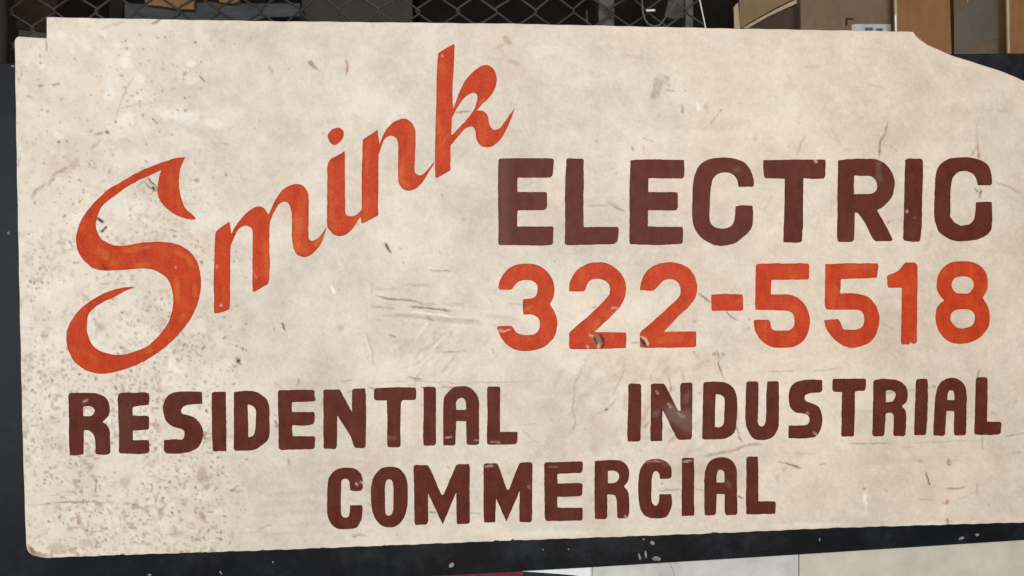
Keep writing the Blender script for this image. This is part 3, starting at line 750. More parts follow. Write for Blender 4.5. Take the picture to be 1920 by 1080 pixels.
# ------------------------------------------------------------------ lettering: outlines measured from the photograph (frame origin + sixths of a pixel)
FR = dict(A=(100, 270), B=(100, 430), C=(100, 550), D=(380, 320), E=(380, 420), F=(580, 220), G=(580, 300), H=(700, 70), I=(700, 190), J=(920, 285), K=(1160, 285), L=(1400, 285),
          M=(1600, 285), N=(920, 485), O=(1160, 485), P=(1400, 485), Q=(1600, 485), R=(110, 710), S=(390, 710), T=(680, 700), U=(1160, 690), V=(1360, 690), W=(1590, 690), X=(590, 845),
          Y=(850, 840), Z=(1090, 830), a=(1190, 830))
LET = [
 ('red', 'letter', 'red brushed script capital S', ["A 1485,148c 1370,160 1240,200 1060,270 900,345 760,430 620,510 500,620 400,730 330,830 285,930 260,1020 B 255,100 262,190 300,290 370,375 450,435 530,460 680,462 850,452 1000,440 1120,455 1220,505 1300,580 1340,700 1348,830 1325,960 C 1285,345 1200,460 1070,585 900,660 780,690 660,685 510,640 430,565 385,450 378,350 400,235 460,165 560,100 680,45 B 800,700 930,648c 860,645 740,662 620,700 500,755 380,835 290,910 220,1000 C 160,400 145,490 155,590 190,690 250,780 350,855 450,893 560,905 700,885 850,840 1000,775 1150,685 1300,570 1420,450 1530,310 1600,180 B 1640,780 1660,650 1655,520 1630,400 1570,290 1480,210 1370,160 1250,142 1100,142 950,155 840,178 700,182 600,145 530,95 490,10 A 478,900 500,800 560,690 680,590 820,490 960,410 1080,355 1215,295c 1180,420 1172,540 1200,630 1260,710 1340,775 1440,825 1540,850 1608,845c 1560,790 1480,715 1440,610 1415,480 1418,340 1440,240"]),
 ('red', 'letter', 'red brushed script letter m', ["D 148,690c 185,655 302,572c 322,715c 360,640 430,545 500,470 580,415 640,402 690,420 720,465 740,495c 790,390 850,280 920,200 1000,160 1070,148 1130,170 1175,225 1192,290 1193,500 1190,740 1205,783 1240,790 1300,755 1350,700 1398,625c 1380,690 1350,780 1300,870 1230,940 1160,973 1100,965 1050,930 1020,850 1005,760 1003,500 985,410 950,355 900,352 850,390 800,470 755,575c 752,700 750,900 E 755,400 757,450 745,640c 735,675c 580,765c 562,755c 560,600 562,200 D 562,700 550,650 500,620 440,632 390,680 350,760 315,850c E 312,350 310,500 307,930c 295,965c 150,1012c 128,1000c 128,900 125,650 132,400 138,150"]),
 ('red', 'letter_dot', 'red dot of the script letter i', ["F 205,210 250,140 340,118 385,160 380,230 340,280 285,315 235,285"]),
 ('red', 'letter', 'red brushed script letter i', ["F 400,378c 400,700 405,1040 G 405,590 420,622 470,635 530,615 590,560c 600,600c 575,645 530,710 480,780 420,835 340,857 270,835 205,765c 198,700 200,400 203,150 F 203,580 210,520 240,470 300,438"]),
 ('red', 'letter', 'red brushed script letter n', ["F 600,250c 640,225c 770,138c 788,300c 830,200 880,120 950,55 1060,12 1130,40 1170,90 1192,160 1195,280 1188,450 1183,580 1195,630 1240,652 1280,640 1330,590 1408,495c 1400,530 1340,620 1280,720 1210,795 1120,828 1060,808 1010,750 1000,680 1000,400 1000,300 980,240 930,205 880,215 840,255 800,360 780,430c 778,600 775,900 G 772,520c 778,600c 775,625c 600,715c 585,712c 578,640c 590,560 588,300 F 592,500"]),
 ('red', 'letter', 'red brushed script letter k', ["H 730,178c 905,70c 915,90c 905,350 893,500 890,700 900,800c 930,720 980,590 1040,480 1120,390 1210,325 1280,312 1340,345 1380,410 1388,480 1370,570 1310,670 1230,750 1165,822c 1220,822 1270,855 1295,910 1305,985 1340,1030 1380,1040 1430,1015 1480,950 1590,792c 1565,880 I 1540,220 1490,330 1430,430 1350,500 1270,518 1210,500 1165,440 1150,370 1145,330 1120,290 1080,288 1030,310 960,390 870,495c 868,650 868,775c 710,868c 695,850c 693,600 700,300 708,20 H 712,500 720,300", "H 885,905c 940,800 1000,710 1060,650 1120,625 1160,640 1170,680 1155,760 1130,820c 1085,880 1020,960 960,1020 905,1080 I 880,380c 878,330 882,260"]),
 ('brown', 'letter', 'brown capital E beginning the top line', ["!J 85,100 100,75 300,68 690,72 712,90 705,200 695,265 670,288 300,290 300,450 625,450 635,465 635,600 628,640 600,655 300,657 298,838 700,838 708,860 700,1030 690,1045 570,1055 300,1050 100,1048 85,1030 88,800 82,500 85,250"]),
 ('brown', 'letter', 'brown capital L in the top line', ["!J 852,80 870,72 1030,72 1045,85 1048,300 1042,600 1045,845 1425,840 1440,860 1435,960 1425,1010 1390,1035 860,1050 832,1035 838,800 835,500 842,300"]),
 ('brown', 'letter', 'brown second capital E in the top line', ["!K 133,90 300,82 735,88 740,200 735,285 715,300 335,295 332,450 655,452 665,480 665,630 645,658 330,657 328,838 718,842 725,900 722,1020 705,1035 450,1048 130,1038 120,1000 122,700 120,400 128,250"]),
 ('brown', 'letter', 'brown capital C before the T in the top line', ["K 1345,390c 1330,310 1280,250 1190,230 1110,250 1060,310 1035,420 1025,600 1020,740 1040,810 1090,848 1160,860 1230,850 1280,815 1305,750 1315,612c 1400,598 1508,605c 1512,740 1500,840 1460,905 1390,965 1300,1030 1200,1053 1090,1048 980,1000 890,920 840,820 825,700 832,500 840,330 870,220 920,140 1020,82 1180,62 1310,75 1400,110 1470,180 1510,280 1522,360 1510,392c"]),
 ('brown', 'letter', 'brown capital T in the top line', ["!L 185,92 500,85 885,85 888,150 882,270 868,300 750,303 638,295 635,500 635,800 625,950 620,1005 600,1020 412,1018 418,800 425,600 428,300 215,295 195,280 187,180"]),
 ('brown', 'letter', 'brown capital R in the top line', ["L 1028,95c 1150,80 1350,75 1470,85 1560,135 1625,215 1660,310 1662,400 1640,490 1600,550 1530,620 1465,655c 1560,820 1645,985c 1620,1005c 1450,1005c 1420,980c 1330,800 1250,685c 1215,675c 1212,850 1205,990c 1180,1015c 1030,1012c 1015,960c 1020,700 1022,400", "L 1208,265c 1400,270c 1450,320 1470,380 1450,440 1400,470c 1205,475c"]),
 ('brown', 'letter', 'brown capital I in the top line', ["!M 582,90 620,72 760,75 780,95 785,200 775,500 770,800 755,980 740,1008 660,1010 580,1000 558,975 568,700 575,400"]),
 ('brown', 'letter', 'brown capital C ending the top line', ["M 1400,375c 1380,300 1330,235 1230,215 1160,240 1110,310 1092,450 1090,730c 1130,785 1200,830c 1310,815c 1355,760 1370,680 1378,565c 1470,560 1555,562c 1562,700 1555,850 1530,905 1480,945 1390,985 1260,1003 1130,998 1030,950 960,890 920,790 908,680 915,450 925,270 950,180 1000,120 1090,72 1230,58 1350,68 1450,100 1520,160 1550,250 1558,355c 1545,372c"]),
 ('red', 'digit', 'red digit 3', ["N 85,325 110,230 180,130 280,70 400,55 520,70 620,130 690,225 718,330 705,430 665,515c 715,590 745,680 745,770 720,870 650,955 560,1010 420,1038 290,1028 180,965 110,875 70,775c 85,758c 230,755c 255,780c 290,830 350,857 430,858 500,845 545,790 555,720 530,665 470,630 370,628c 362,580c 360,470c 375,455c 460,445 505,420 525,370 522,300 490,260 430,242 350,245 290,275 240,340c 205,352c 110,350c"]),
 ('red', 'digit', 'red digit 2 with a gouge in its foot', ["N 882,368c 885,300 910,220 970,130 1080,60 1200,40 1320,55 1430,130 1500,220 1523,320 1510,430 1460,530 1400,600 1280,720 1165,825c 1400,828c 1520,830c 1525,920c 1520,1005c 1200,1018c 900,1018c 885,1000c 882,840c 950,770 1080,660 1200,550 1330,410 1340,370 1335,300 1290,250 1210,228 1130,240 1085,290 1065,350c 1040,370c"]),
 ('red', 'digit', 'red digit 2 before the dash', ["O 240,355c 250,280 275,200 340,115 450,58 580,40 700,60 790,110 850,190 882,290 880,380 850,460 780,550 680,640 510,822c 700,818c 865,820c 875,840c 870,985c 850,998c 600,1003c 260,1003c 240,990c 238,850c 260,810 380,710 500,600 650,460 695,390 690,310 650,255 580,230 510,245 460,290 400,355c 370,365c"]),
 ('red', 'dash', 'red dash in the number', ["!O 1045,405 1200,395 1395,400 1398,480 1400,570 1390,585 1060,588 1045,570 1040,480"]),
 ('red', 'digit', 'red digit 5 after the dash', ["P 110,60c 300,52c 690,52c 705,70c 700,215c 690,235c 275,240c 273,403c 400,402 500,408 590,450 660,530 700,630 712,720 700,800 670,880 610,950 520,992 400,1003 290,995 200,950 130,880 90,790 78,690c 245,685c 265,720 280,785 320,808c 400,808 470,808c 520,775 540,710 530,640 495,598 430,585 300,578 100,575c 95,500c 98,300c 103,90c"]),
 ('red', 'digit', 'red digit 5 before the 1', ["P 885,60c 1100,52c 1470,52c 1480,80c 1465,215c 1058,232c 1052,392c 1180,388 1300,405 1390,450 1455,530 1490,630 1490,720 1470,810 1430,890 1350,960 1200,1003 1100,985 1000,920 920,830 885,760 872,690c 1030,680c 1055,720 1085,790 1130,800c 1200,800 1280,785c 1315,740 1325,670 1305,610 1260,580 1180,575 1050,575 900,572c 878,530c 882,300c"]),
 ('red', 'digit', 'red digit 1', ["Q 378,200c 395,185c 470,155 530,110 560,70 580,45c 690,42c 720,65c 722,250 718,600 715,930c 700,955c 665,958c 640,945c 625,965c 550,965c 535,950c 540,700 545,325c 390,328c 380,280c"]),
 ('red', 'digit', 'red digit 8', ["Q 1240,28 1340,40 1430,85 1490,160 1512,260 1500,350 1455,440c 1505,520 1532,620 1530,720 1500,800 1430,880 1320,940 1200,958 1090,940 1000,870 945,780 925,670 935,570 975,505 1025,470c 970,410 938,320 945,220 985,130 1060,60 1150,32", "Q 1230,200 1310,215 1352,270 1345,330 1300,385 1220,392 1150,380 1105,310 1120,240 1160,210", "Q 1230,568 1310,575 1360,620 1365,690 1335,750 1270,778 1190,782 1130,745 1090,680 1100,620 1150,580"]),
 ('brown', 'letter', 'brown capital R beginning the lower left word', ["R 110,180c 130,160c 300,158 420,165 510,200 560,260 575,340 560,420 490,490c 540,520 575,590 580,700 582,830c 560,850c 500,858c 425,850c 415,830c 412,700 395,630 350,590 285,578c 283,700 280,850c 200,862c 125,862c 118,700 115,450", "R 275,315c 340,310 385,320 408,360 385,410 340,423 280,423c"]),
 ('brown', 'letter', 'brown capital E beside the first R at left', ["!R 665,185 690,160 780,152 850,158 960,150 1015,165 1018,230 1015,295 930,302 832,320 835,418 1005,418 1018,430 1018,555 1000,575 835,585 835,692 1010,690 1020,720 1020,820 1005,838 900,848 690,840 678,820 680,600 670,400"]),
 ('brown', 'letter', 'brown capital S in the lower left word', ["R 1610,148c 1616,200c 1615,285c 1500,290 1420,305 1378,350 1395,395 1450,408 1530,440 1600,520 1628,610 1610,700 1570,770 1480,820 1350,842 1220,842c 1185,815c 1183,690c 1300,682 1390,680 1415,630 1405,580 1340,555 1270,530 1200,460 1175,350 1185,270 1230,190 1310,150 1450,142"]),
 ('brown', 'letter', 'brown capital I after the S at left', ["!R 1722,155 1760,145 1880,145 1885,400 1888,600 1885,815 1735,815 1725,600 1722,350"]),
 ('brown', 'letter', 'brown capital D in the lower left word', ["S 290,150c 400,138 510,142 600,180 665,240 688,320 692,480 692,620 670,690 610,745 520,800 400,810 305,810c 290,790c 292,500", "S 445,288c 500,305 535,345 540,420 530,580 510,640 455,662c 450,450"]),
 ('brown', 'letter', 'brown second capital E in the lower left word', ["!S 785,145 800,130 1000,125 1190,125 1200,140 1198,200 1210,220 1205,250 1180,258 945,265 945,375 1190,375 1200,390 1200,480 1180,515 1080,528 945,525 950,645 1195,648 1208,665 1200,780 1180,792 820,802 795,785 792,500"]),
 ('brown', 'letter', 'brown capital N in the lower left word', ["!S 1298,135 1320,122 1480,120 1500,150 1620,378 1622,125 1640,112 1765,110 1775,180 1780,400 1775,770 1755,782 1660,778 1640,750 1600,640 1455,410 1452,600 1450,775 1430,793 1310,785 1300,770 1298,450"]),
 ('brown', 'letter', 'brown capital T in the lower left word', ["!T 125,185 150,165 400,155 590,158 603,190 600,290 580,300 440,303 430,330 425,600 425,820 400,832 285,830 275,800 278,500 272,305 150,305 128,285"]),
 ('brown', 'letter', 'brown capital I after the T at left', ["!T 640,152 690,155 720,150 810,150 825,170 825,400 825,790 805,812 685,815 680,700 685,450 685,166"]),
 ('brown', 'letter', 'brown round-topped A in the lower left word', ["T 908,812c 907,600 908,350 920,270 960,210 1030,155 1120,145 1200,158 1270,220 1305,300 1310,450 1310,790c 1290,805c 1180,803c 1168,780c 1165,650 1162,540c 1052,535c 1048,650 1045,795c 1025,812c", "T 1052,412c 1052,330 1080,285 1112,275 1145,290 1163,335 1163,412c"]),
 ('brown', 'letter', 'brown capital L ending the lower left word', ["!T 1400,165 1415,147 1535,147 1548,165 1545,400 1545,660 1740,655 1745,680 1738,780 1720,800 1420,803 1400,790 1397,700 1405,450"]),
 ('brown', 'letter', 'brown capital I beginning the lower right word', ["!U 108,190 125,175 240,175 252,195 255,400 245,810 225,825 100,828 97,700 105,450"]),
 ('brown', 'letter', 'brown capital N rubbed pale in the middle', ["!U 362,185 400,172 510,175 530,200 670,480 695,480 692,190 710,165 820,165 830,190 828,500 825,770 810,803 680,808 655,790 600,680 500,480 492,490 490,820 358,825 360,500"]),
 ('brown', 'letter', 'brown capital D in the lower right word', ["U 950,175c 970,158c 1100,152 1220,170 1290,225 1325,310 1335,450 1325,620 1300,720 1230,780 1130,802 950,803c 940,790c 945,500", "U 1092,292c 1150,305 1190,340 1190,480 1180,620 1140,665 1082,662c 1085,450"]),
 ('brown', 'letter', 'brown capital U', ["U 1435,165c 1450,150c 1560,150c 1570,170c 1572,350 1565,600 1580,645 1610,655 1645,630 1658,550 1660,300 1672,150c 1790,148c 1802,165c 1803,450 1800,640 1770,730 1710,790 1610,810 1530,800 1470,735 1435,650 1425,550"]),
 ('brown', 'letter', 'brown capital S in the lower right word', ["V 1088,135c 1090,250c 1070,275c 980,280 910,295 890,330 905,370 970,395 1040,430 1075,490 1090,580 1075,680 1040,750 990,780 880,792 715,790c 708,770c 712,645c 860,645 930,630 948,580 920,525 850,510 790,500 730,440 712,330 725,240 780,170 860,138 980,130"]),
 ('brown', 'letter', 'brown capital T in the lower right word', ["!V 1205,140 1220,120 1570,118 1582,135 1578,240 1560,258 1475,258 1458,270 1455,500 1448,760 1425,772 1310,770 1302,750 1308,500 1312,270 1220,265 1205,245"]),
 ('brown', 'letter', 'brown capital R in the lower right word', ["W 285,145c 310,128c 420,122 530,130 610,165 660,230 672,310 655,380 605,430c 640,470 655,540 650,650 645,750c 625,768c 520,765c 508,745c 515,600 510,530 480,505 425,510c 415,640 408,750c 390,768c 290,768c 275,740c 280,500", "W 425,258c 480,250 525,270 535,315 505,375c 425,388c"]),
 ('brown', 'letter', 'brown capital I before the last A at right', ["!W 765,130 790,122 890,122 900,200 895,500 880,740 865,755 745,758 742,730 752,450"]),
 ('brown', 'letter', 'brown round-topped A in the lower right word', ["W 960,752c 965,600 975,400 990,280 1030,180 1090,130 1170,108 1250,130 1310,190 1333,290 1333,450 1328,740c 1310,758c 1210,760c 1190,745c 1192,600 1195,485c 1105,482c 1098,600 1090,750c 1070,765c 970,760c", "W 1115,360c 1120,290 1140,255 1165,250 1190,265 1198,360c"]),
 ('brown', 'letter', 'brown capital L ending the lower right word', ["!W 1437,125 1455,102 1560,105 1570,125 1568,350 1563,605 1715,605 1727,625 1718,730 1690,750 1600,755 1430,750 1420,735 1428,450"]),
 ('brown', 'letter', 'brown capital C beginning the bottom word', ["X 400,445c 392,360 380,330 345,315 305,335 298,420 295,600 300,720 340,755 385,735 395,680 398,615c 530,612c 540,640 535,740 510,810 460,870 330,885 240,870 180,815 145,720 140,550 150,350 180,270 260,205 360,190 460,205 520,260 540,340 542,420 525,448c 460,455"]),
 ('brown', 'letter', 'brown capital O', ["X 840,180 930,190 1000,250 1040,340 1048,480 1040,640 1000,760 930,840 840,862 750,840 680,760 640,640 632,500 640,370 680,270 750,200", "X 835,320 875,345 885,450 885,650 865,715 835,733 800,710 792,600 793,420 805,345"]),
 ('brown', 'letter', 'brown capital M beside the O', ["!X 1112,170 1140,162 1275,165 1300,200 1425,495 1450,495 1590,165 1620,152 1735,150 1745,180 1742,500 1748,800 1730,822 1610,828 1598,810 1593,465 1440,828 1275,480 1277,800 1260,828 1130,835 1122,800 1120,500"]),
 ('brown', 'letter', 'brown second capital M in the bottom word', ["!Y 338,190 365,172 490,170 505,190 605,470 625,470 735,190 755,162 880,160 890,185 888,500 885,815 865,838 745,830 742,700 748,480 597,830 480,565 475,700 472,835 345,838 340,700 340,450"]),
 ('brown', 'letter', 'brown capital E in the bottom word', ["!Y 1022,175 1045,160 1450,150 1458,180 1455,260 1430,280 1170,290 1172,400 1440,395 1455,410 1450,520 1430,540 1300,548 1168,550 1172,672 1455,672 1455,800 1440,815 1200,822 1045,818 1028,790 1025,500"]),
 ('brown', 'letter', 'brown capital R in the bottom word', ["Z 152,205c 300,195 420,198 490,230 535,300 540,370 520,440 478,490c 520,540 535,620 540,750 530,830c 510,850c 415,852c 403,830c 400,680 385,605 350,585 290,582c 292,700 292,840c 275,860c 160,860c 152,830c 148,500", "Z 298,318c 360,315 415,345 425,390 400,435 360,455 298,455c"]),
 ('brown', 'letter', 'brown second capital C in the bottom word', ["Z 885,405c 875,350 845,318 810,335 793,400 788,550 790,660 820,705 850,705 872,660 878,578c 1010,578c 1018,640 1015,720 980,800 930,845 820,850 730,830 680,780 650,680 640,520 650,350 680,270 730,210 800,185 860,182 940,205 1000,260 1018,330 1010,395c 980,408c"]),
 ('brown', 'letter', 'brown capital I in the bottom word', ["!Z 1130,180 1145,170 1265,172 1270,300 1268,600 1270,820 1130,825 1128,600 1132,400"]),
 ('brown', 'letter', 'brown round-topped A in the bottom word', ["a 785,805c 783,600 785,400 795,310 830,230 890,180 970,162 1050,175 1110,220 1148,300 1150,450 1155,790c 1135,812c 1030,815c 1015,790c 1012,700 1012,578c 920,575c 918,700 915,800c 895,818c 795,818c", "a 920,448c 922,360 940,310 968,302 1000,320 1010,370 1010,448c"]),
 ('brown', 'letter', 'brown capital L ending the bottom word', ["!a 1255,175 1275,157 1385,155 1390,300 1390,660 1580,658 1588,680 1582,800 1500,803 1255,805 1252,600 1257,400"]),
]


def parse(s):
    allc = s.startswith('!')
    s = s.lstrip('!')
    fr = None
    P_, Cc = [], []
    for t in s.split():
        if ',' not in t:
            fr = FR[t]
            continue
        c = t.endswith('c')
        x, y = t.rstrip('c').split(',')
        P_.append((fr[0] + float(x) / 6, fr[1] + float(y) / 6))
        Cc.append(c or allc)
    return np.array(P_), Cc


def outline(s, step=1.6, seed=0):
    P_, Cc = parse(s)
    n = len(P_)
    pts = []
    for i in range(n):
        p0, p1, p2, p3 = P_[i - 1], P_[i], P_[(i + 1) % n], P_[(i + 2) % n]
        L = np.hypot(*(p2 - p1))
        m1 = (p2 - p0) / 2 if not Cc[i] else (p2 - p1)
        m2 = (p3 - p1) / 2 if not Cc[(i + 1) % n] else (p2 - p1)
        for m in (m1, m2):
            k = np.hypot(*m)
            if k > 1.15 * L:
                m *= 1.15 * L / k
        k = max(int(L / step), 1)
        for t in np.arange(k) / k:
            h = (2 * t ** 3 - 3 * t * t + 1) * p1 + (t ** 3 - 2 * t * t + t) * m1 + (-2 * t ** 3 + 3 * t * t) * p2 + (t ** 3 - t * t) * m2
            pts.append(h)
    q = np.array(pts)
    q = q * 0.6 + (np.roll(q, 1, 0) + np.roll(q, -1, 0)) * 0.2       # the brush rounds every corner a little
    r = np.random.default_rng(seed)
    wob = r.normal(0, 1, (len(q), 2))
    for _ in range(4):
        wob = (wob + np.roll(wob, 1, 0) + np.roll(wob, -1, 0)) / 3
    return q + wob * 0.45


def inside(pts, loops):
    r = np.zeros(len(pts), bool)
    x, y = pts[:, 0], pts[:, 1]
    for lp in loops:
        a = lp
        b_ = np.roll(lp, -1, 0)
        for (x1, y1), (x2, y2) in zip(a, b_):
            if y1 == y2:
                continue
            c = ((y1 > y) != (y2 > y)) & (x < (x2 - x1) * (y - y1) / (y2 - y1) + x1)
            r ^= c
    return r


for li, (colname, pname, lab, loops_s) in enumerate(LET):
    loops = [outline(s, 1.6, li * 7 + k) for k, s in enumerate(loops_s)]
    allp = np.concatenate(loops)
    edges = []
    o0 = 0
    for lp in loops:
        k = len(lp)
        edges += [(o0 + i, o0 + (i + 1) % k) for i in range(k)]
        o0 += k
    mn, mx = allp.min(0), allp.max(0)
    gx, gy = np.meshgrid(np.arange(mn[0], mx[0], 2.6), np.arange(mn[1], mx[1], 2.6))
    g = np.stack([gx.ravel(), gy.ravel()], 1)
    g = g[inside(g, loops)]
    if len(g):
        dmin = np.full(len(g), 1e9)
        for i in range(0, len(allp), 64):
            d = ((g[:, None] - allp[None, i:i + 64]) ** 2).sum(2).min(1)
            dmin = np.minimum(dmin, d)
        g = g[dmin > 1.4 ** 2]
        dmin = dmin[dmin > 1.4 ** 2]
    vin = [Vector(p) for p in np.concatenate([allp, g])]
    vo, eo, fo, _, _, _ = delaunay_2d_cdt(vin, edges, [], 0, 1e-5)
    vo = np.array([tuple(v) for v in vo])
    tris = np.array(fo)
    tris = tris[inside(vo[tris].mean(1), loops)]
    h = -(0.00045 + 0.00016 * (li % 2))          # thickness of the brushed paint
    top = on_plane(vo, 0.0)
    top[:, 1] += h
    # orient towards the viewer
    a, b_, c = top[tris[:, 0]], top[tris[:, 1]], top[tris[:, 2]]
    ny = (b_[:, 2] - a[:, 2]) * (c[:, 0] - a[:, 0]) - (b_[:, 0] - a[:, 0]) * (c[:, 2] - a[:, 2])
    fl = ny > 0
    tris[fl] = tris[fl][:, ::-1]
    vs = [top]
    qd = []
    base = len(top)
    pxl = [vo]
    for lp in loops:
        k = len(lp)
        r0 = on_plane(lp, 0.0)
        r0[:, 1] += h
        r1 = on_plane(lp, 0.0)
        r1[:, 1] += 0.0004
        vs += [r0, r1]
        i = np.arange(k)
        qd.append(np.stack([base + i, base + (i + 1) % k, base + k + (i + 1) % k, base + k + i], 1))
        base += 2 * k
        pxl += [lp, lp]
    me = mesh_np(pname, np.concatenate(vs), tris, np.concatenate(qd))
    pa = np.concatenate(pxl)
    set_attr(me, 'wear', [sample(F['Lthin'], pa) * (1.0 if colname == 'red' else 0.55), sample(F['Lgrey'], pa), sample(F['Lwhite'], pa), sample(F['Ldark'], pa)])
    dd = np.zeros(len(pa))
    for i in range(0, len(vo), 512):
        dd[i:min(i + 512, len(vo))] = np.sqrt(((vo[i:i + 512, None] - allp[None]) ** 2).sum(2).min(1))
    rg = 1 - sstep(dd, 0.6, 3.2)
    rg[len(vo):] = 1
    set_attr(me, 'paint', [rg * (0.36 if colname == 'red' else 0.25), sample(STREAK, pa) * 0.8, rg * 0, rg * 0])
    o = link(pname, me, M_red if colname == 'red' else M_brown, sign)
    o['label'] = lab

# ------------------------------------------------------------------ chain-link fence behind the board
M_wire = simple('dull_galvanised_wire', (0.020, 0.016, 0.012), (0.100, 0.085, 0.069), 2.6, 0.6, 0.3, 0.0, 0.0)
M_post = simple('weathered_post', (0.018, 0.016, 0.013), (0.040, 0.036, 0.030), 14, 0.7, 0.3, 0.0, 0.2, (1, 1, 0.2))
FY = 0.27
p0 = on_plane([(22, 20)], FY)[0]
p1 = on_plane([(1045, 21)], FY)[0]
axx = (p1 - p0) / np.linalg.norm(p1 - p0)
axz = np.array([-axx[2], 0, axx[0]])
PITCH = np.linalg.norm(on_plane([(101, 20)], FY)[0] - p0)
RISE = abs(on_plane([(62, 53.5)], FY)[0][2] - p0[2])
fence = empty('chain_link_fence', tuple(p0 - axz * 1.0))
tag(fence, 'dull grey chain-link fence of diamond mesh behind the sign', 'fence')
rows = range(-7, 6)
for i in range(-3, 35):
    pts = []
    for j in rows:
        side = (i + j) % 2
        u = (i + (1 if side else 0)) * PITCH / 2 + random.uniform(-.0045, .0045)
        v = j * RISE + random.uniform(-.004, .004)
        k = 1 if side else -1
        base = p0 + axx * u + axz * v
        # knuckle: the wire turns round its neighbour
        pts.append(tuple(base - axz * 0.004 + np.array([0, 0.0034, 0])))
        pts.append(tuple(base + axx * k * 0.0022 + np.array([0, 0.0, 0])))
        pts.append(tuple(base + axz * 0.004 + np.array([0, -0.0034, 0])))
    link('wire', tube_me('wire', pts, 0.0030, 6), M_wire, fence)


def post_tube(px_x0, px_x1, y, name, parent, mat, top=-160, bot=420):
    a = on_plane([((px_x0 + px_x1) / 2, top)], y)[0]
    b_ = on_plane([((px_x0 + px_x1) / 2, bot)], y)[0]
    r = np.linalg.norm(on_plane([(px_x0, 60)], y)[0] - on_plane([(px_x1, 60)], y)[0]) / 2
    return link(name, tube_me(name, [a, a * .5 + b_ * .5, b_], r, 16), mat, parent)


post_tube(-26, 15, FY - 0.035, 'post', fence, M_post)

# flat grey-green upright and the bracket beside it
M_upr = simple('grey_green_paint', (0.060, 0.062, 0.050), (0.095, 0.096, 0.080), 22, 0.65, 0.3, 0, 0.2)
up = prism('rack_upright', [(1121.5, -200), (1151, -200), (1153.5, 420), (1124, 420)], FY + 0.03, 0.04, M_upr, None, 0.002)
tag(up, 'flat grey-green steel upright behind the mesh above the middle of the sign', 'upright')
br = empty('rack_bracket', on_plane([(1290, 60)], FY + 0.06)[0])
tag(br, 'grey-green steel bracket with a slanting gusset left of the white cable', 'bracket')
prism('upright', [(1284, -160), (1299.5, -160), (1300.5, 300), (1287, 300)], FY + 0.06, 0.035, simple('pale_green_paint', (0.085, 0.095, 0.08), (0.13, 0.14, 0.12), 22, 0.6), br, 0.0015)
prism('gusset', [(1268, -60), (1283.5, -60), (1285, 33), (1262, 36), (1246, 30)], FY + 0.072, 0.008, M_upr, br, 0.001)

# loop of wire and white cable hanging in front of the mesh
lp = [(1203, -120), (1203.5, -40), (1204, 5), (1205, 22), (1209, 36), (1215, 45), (1226, 49.5), (1237, 46.5), (1245, 37), (1252, 26), (1261, 14), (1272, -6), (1284, -60)]
o = link('wire_loop', tube_me('wire_loop', on_plane(lp, FY - 0.05), 0.0024, 8), simple('grey_wire', (0.075, 0.073, 0.064), (0.14, 0.135, 0.12), 30, 0.5))
tag(o, 'thin grey wire hanging in a U loop behind the sign', 'wire')
o = link('metal_tag', prism_me('metal_tag', on_plane([(1212, 17.5), (1227, 17), (1229, 18.6), (1228, 21), (1213, 21.5), (1210.5, 19.5)], FY - 0.045), 0.002, 0.0003), simple('bright_tin', (0.55, 0.55, 0.54), (0.75, 0.75, 0.73), 50, 0.35, 0.5))
tag(o, 'tiny bright metal tag inside the hanging wire loop', 'tag')
o = link('white_cable', tube_me('white_cable', on_plane([(1306, -120), (1309, -40), (1312, 0), (1316.5, 22), (1320, 38), (1323.5, 56), (1328, 90), (1331, 150)], FY - 0.07), 0.0019, 8), simple('white_plastic', (0.62, 0.62, 0.60), (0.8, 0.8, 0.78), 30, 0.4))
tag(o, 'thin white cable hanging beside the cardboard boxes', 'cable')
o = link('pipe_stub', tube_me('pipe_stub', on_plane([(1100, 20), (1100.5, 40), (1101, 120)], FY + 0.02), 0.0035, 8), M_wire)
tag(o, 'short thin grey rod just left of the flat grey-green upright', 'rod')

# things stored behind the fence
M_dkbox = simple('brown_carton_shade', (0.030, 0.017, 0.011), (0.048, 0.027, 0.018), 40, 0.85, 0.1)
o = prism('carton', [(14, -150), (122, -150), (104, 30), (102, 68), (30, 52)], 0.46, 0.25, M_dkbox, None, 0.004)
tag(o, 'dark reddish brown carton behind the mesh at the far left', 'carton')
M_steel = simple('blue_grey_steel', (0.022, 0.026, 0.033), (0.082, 0.088, 0.100), 18, 0.42, 0.5, 0.25, 0.5, (0.35, 1, 1.6))
o = prism('steel_channel', [(232, 4), (300, 8), (390, 2), (440, 5), (563, 4.5), (562, 31), (500, 33), (480, 38), (440, 60), (232, 60)], 0.43, 0.09, M_steel, None, 0.004)
tag(o, 'scuffed blue-grey steel channel lying behind the mesh left of the middle', 'channel')
M_tan = simple('tan_carton', (0.22, 0.125, 0.055), (0.30, 0.18, 0.085), 30, 0.8, 0.15)
o = prism('carton', [(272, -70), (365, -90), (363.5, 17.5), (336, 17), (300, 11), (276, 9), (268, -4)], 0.40, 0.02, M_tan, None, 0.001)
tag(o, 'torn tan cardboard sheet lying on the steel channel behind the mesh', 'cardboard')
o = prism('carton', [(404, -70), (452, -80), (447, 3), (436, 6), (411, 4)], 0.405, 0.02, M_tan, None, 0.001)
tag(o, 'small scrap of tan cardboard right of the torn tan sheet', 'cardboard')
o = prism('storage_post', [(203, -180), (231, -180), (229, 300), (205, 300)], 0.5, 0.05, simple('black_post', (0.010, 0.008, 0.007), (0.02, 0.016, 0.013), 20, 0.8), None, 0.003)
tag(o, 'blackish upright between the brown carton and the steel channel', 'post')
M_taupe = simple('taupe_sheet', (0.050, 0.046, 0.039), (0.075, 0.070, 0.060), 7, 0.75, 0.2, 0, 0.3)
o = prism('taupe_sheet', [(566, -180), (770, -180), (778, 300), (566, 300)], 0.62, 0.02, M_taupe, None, 0.002)
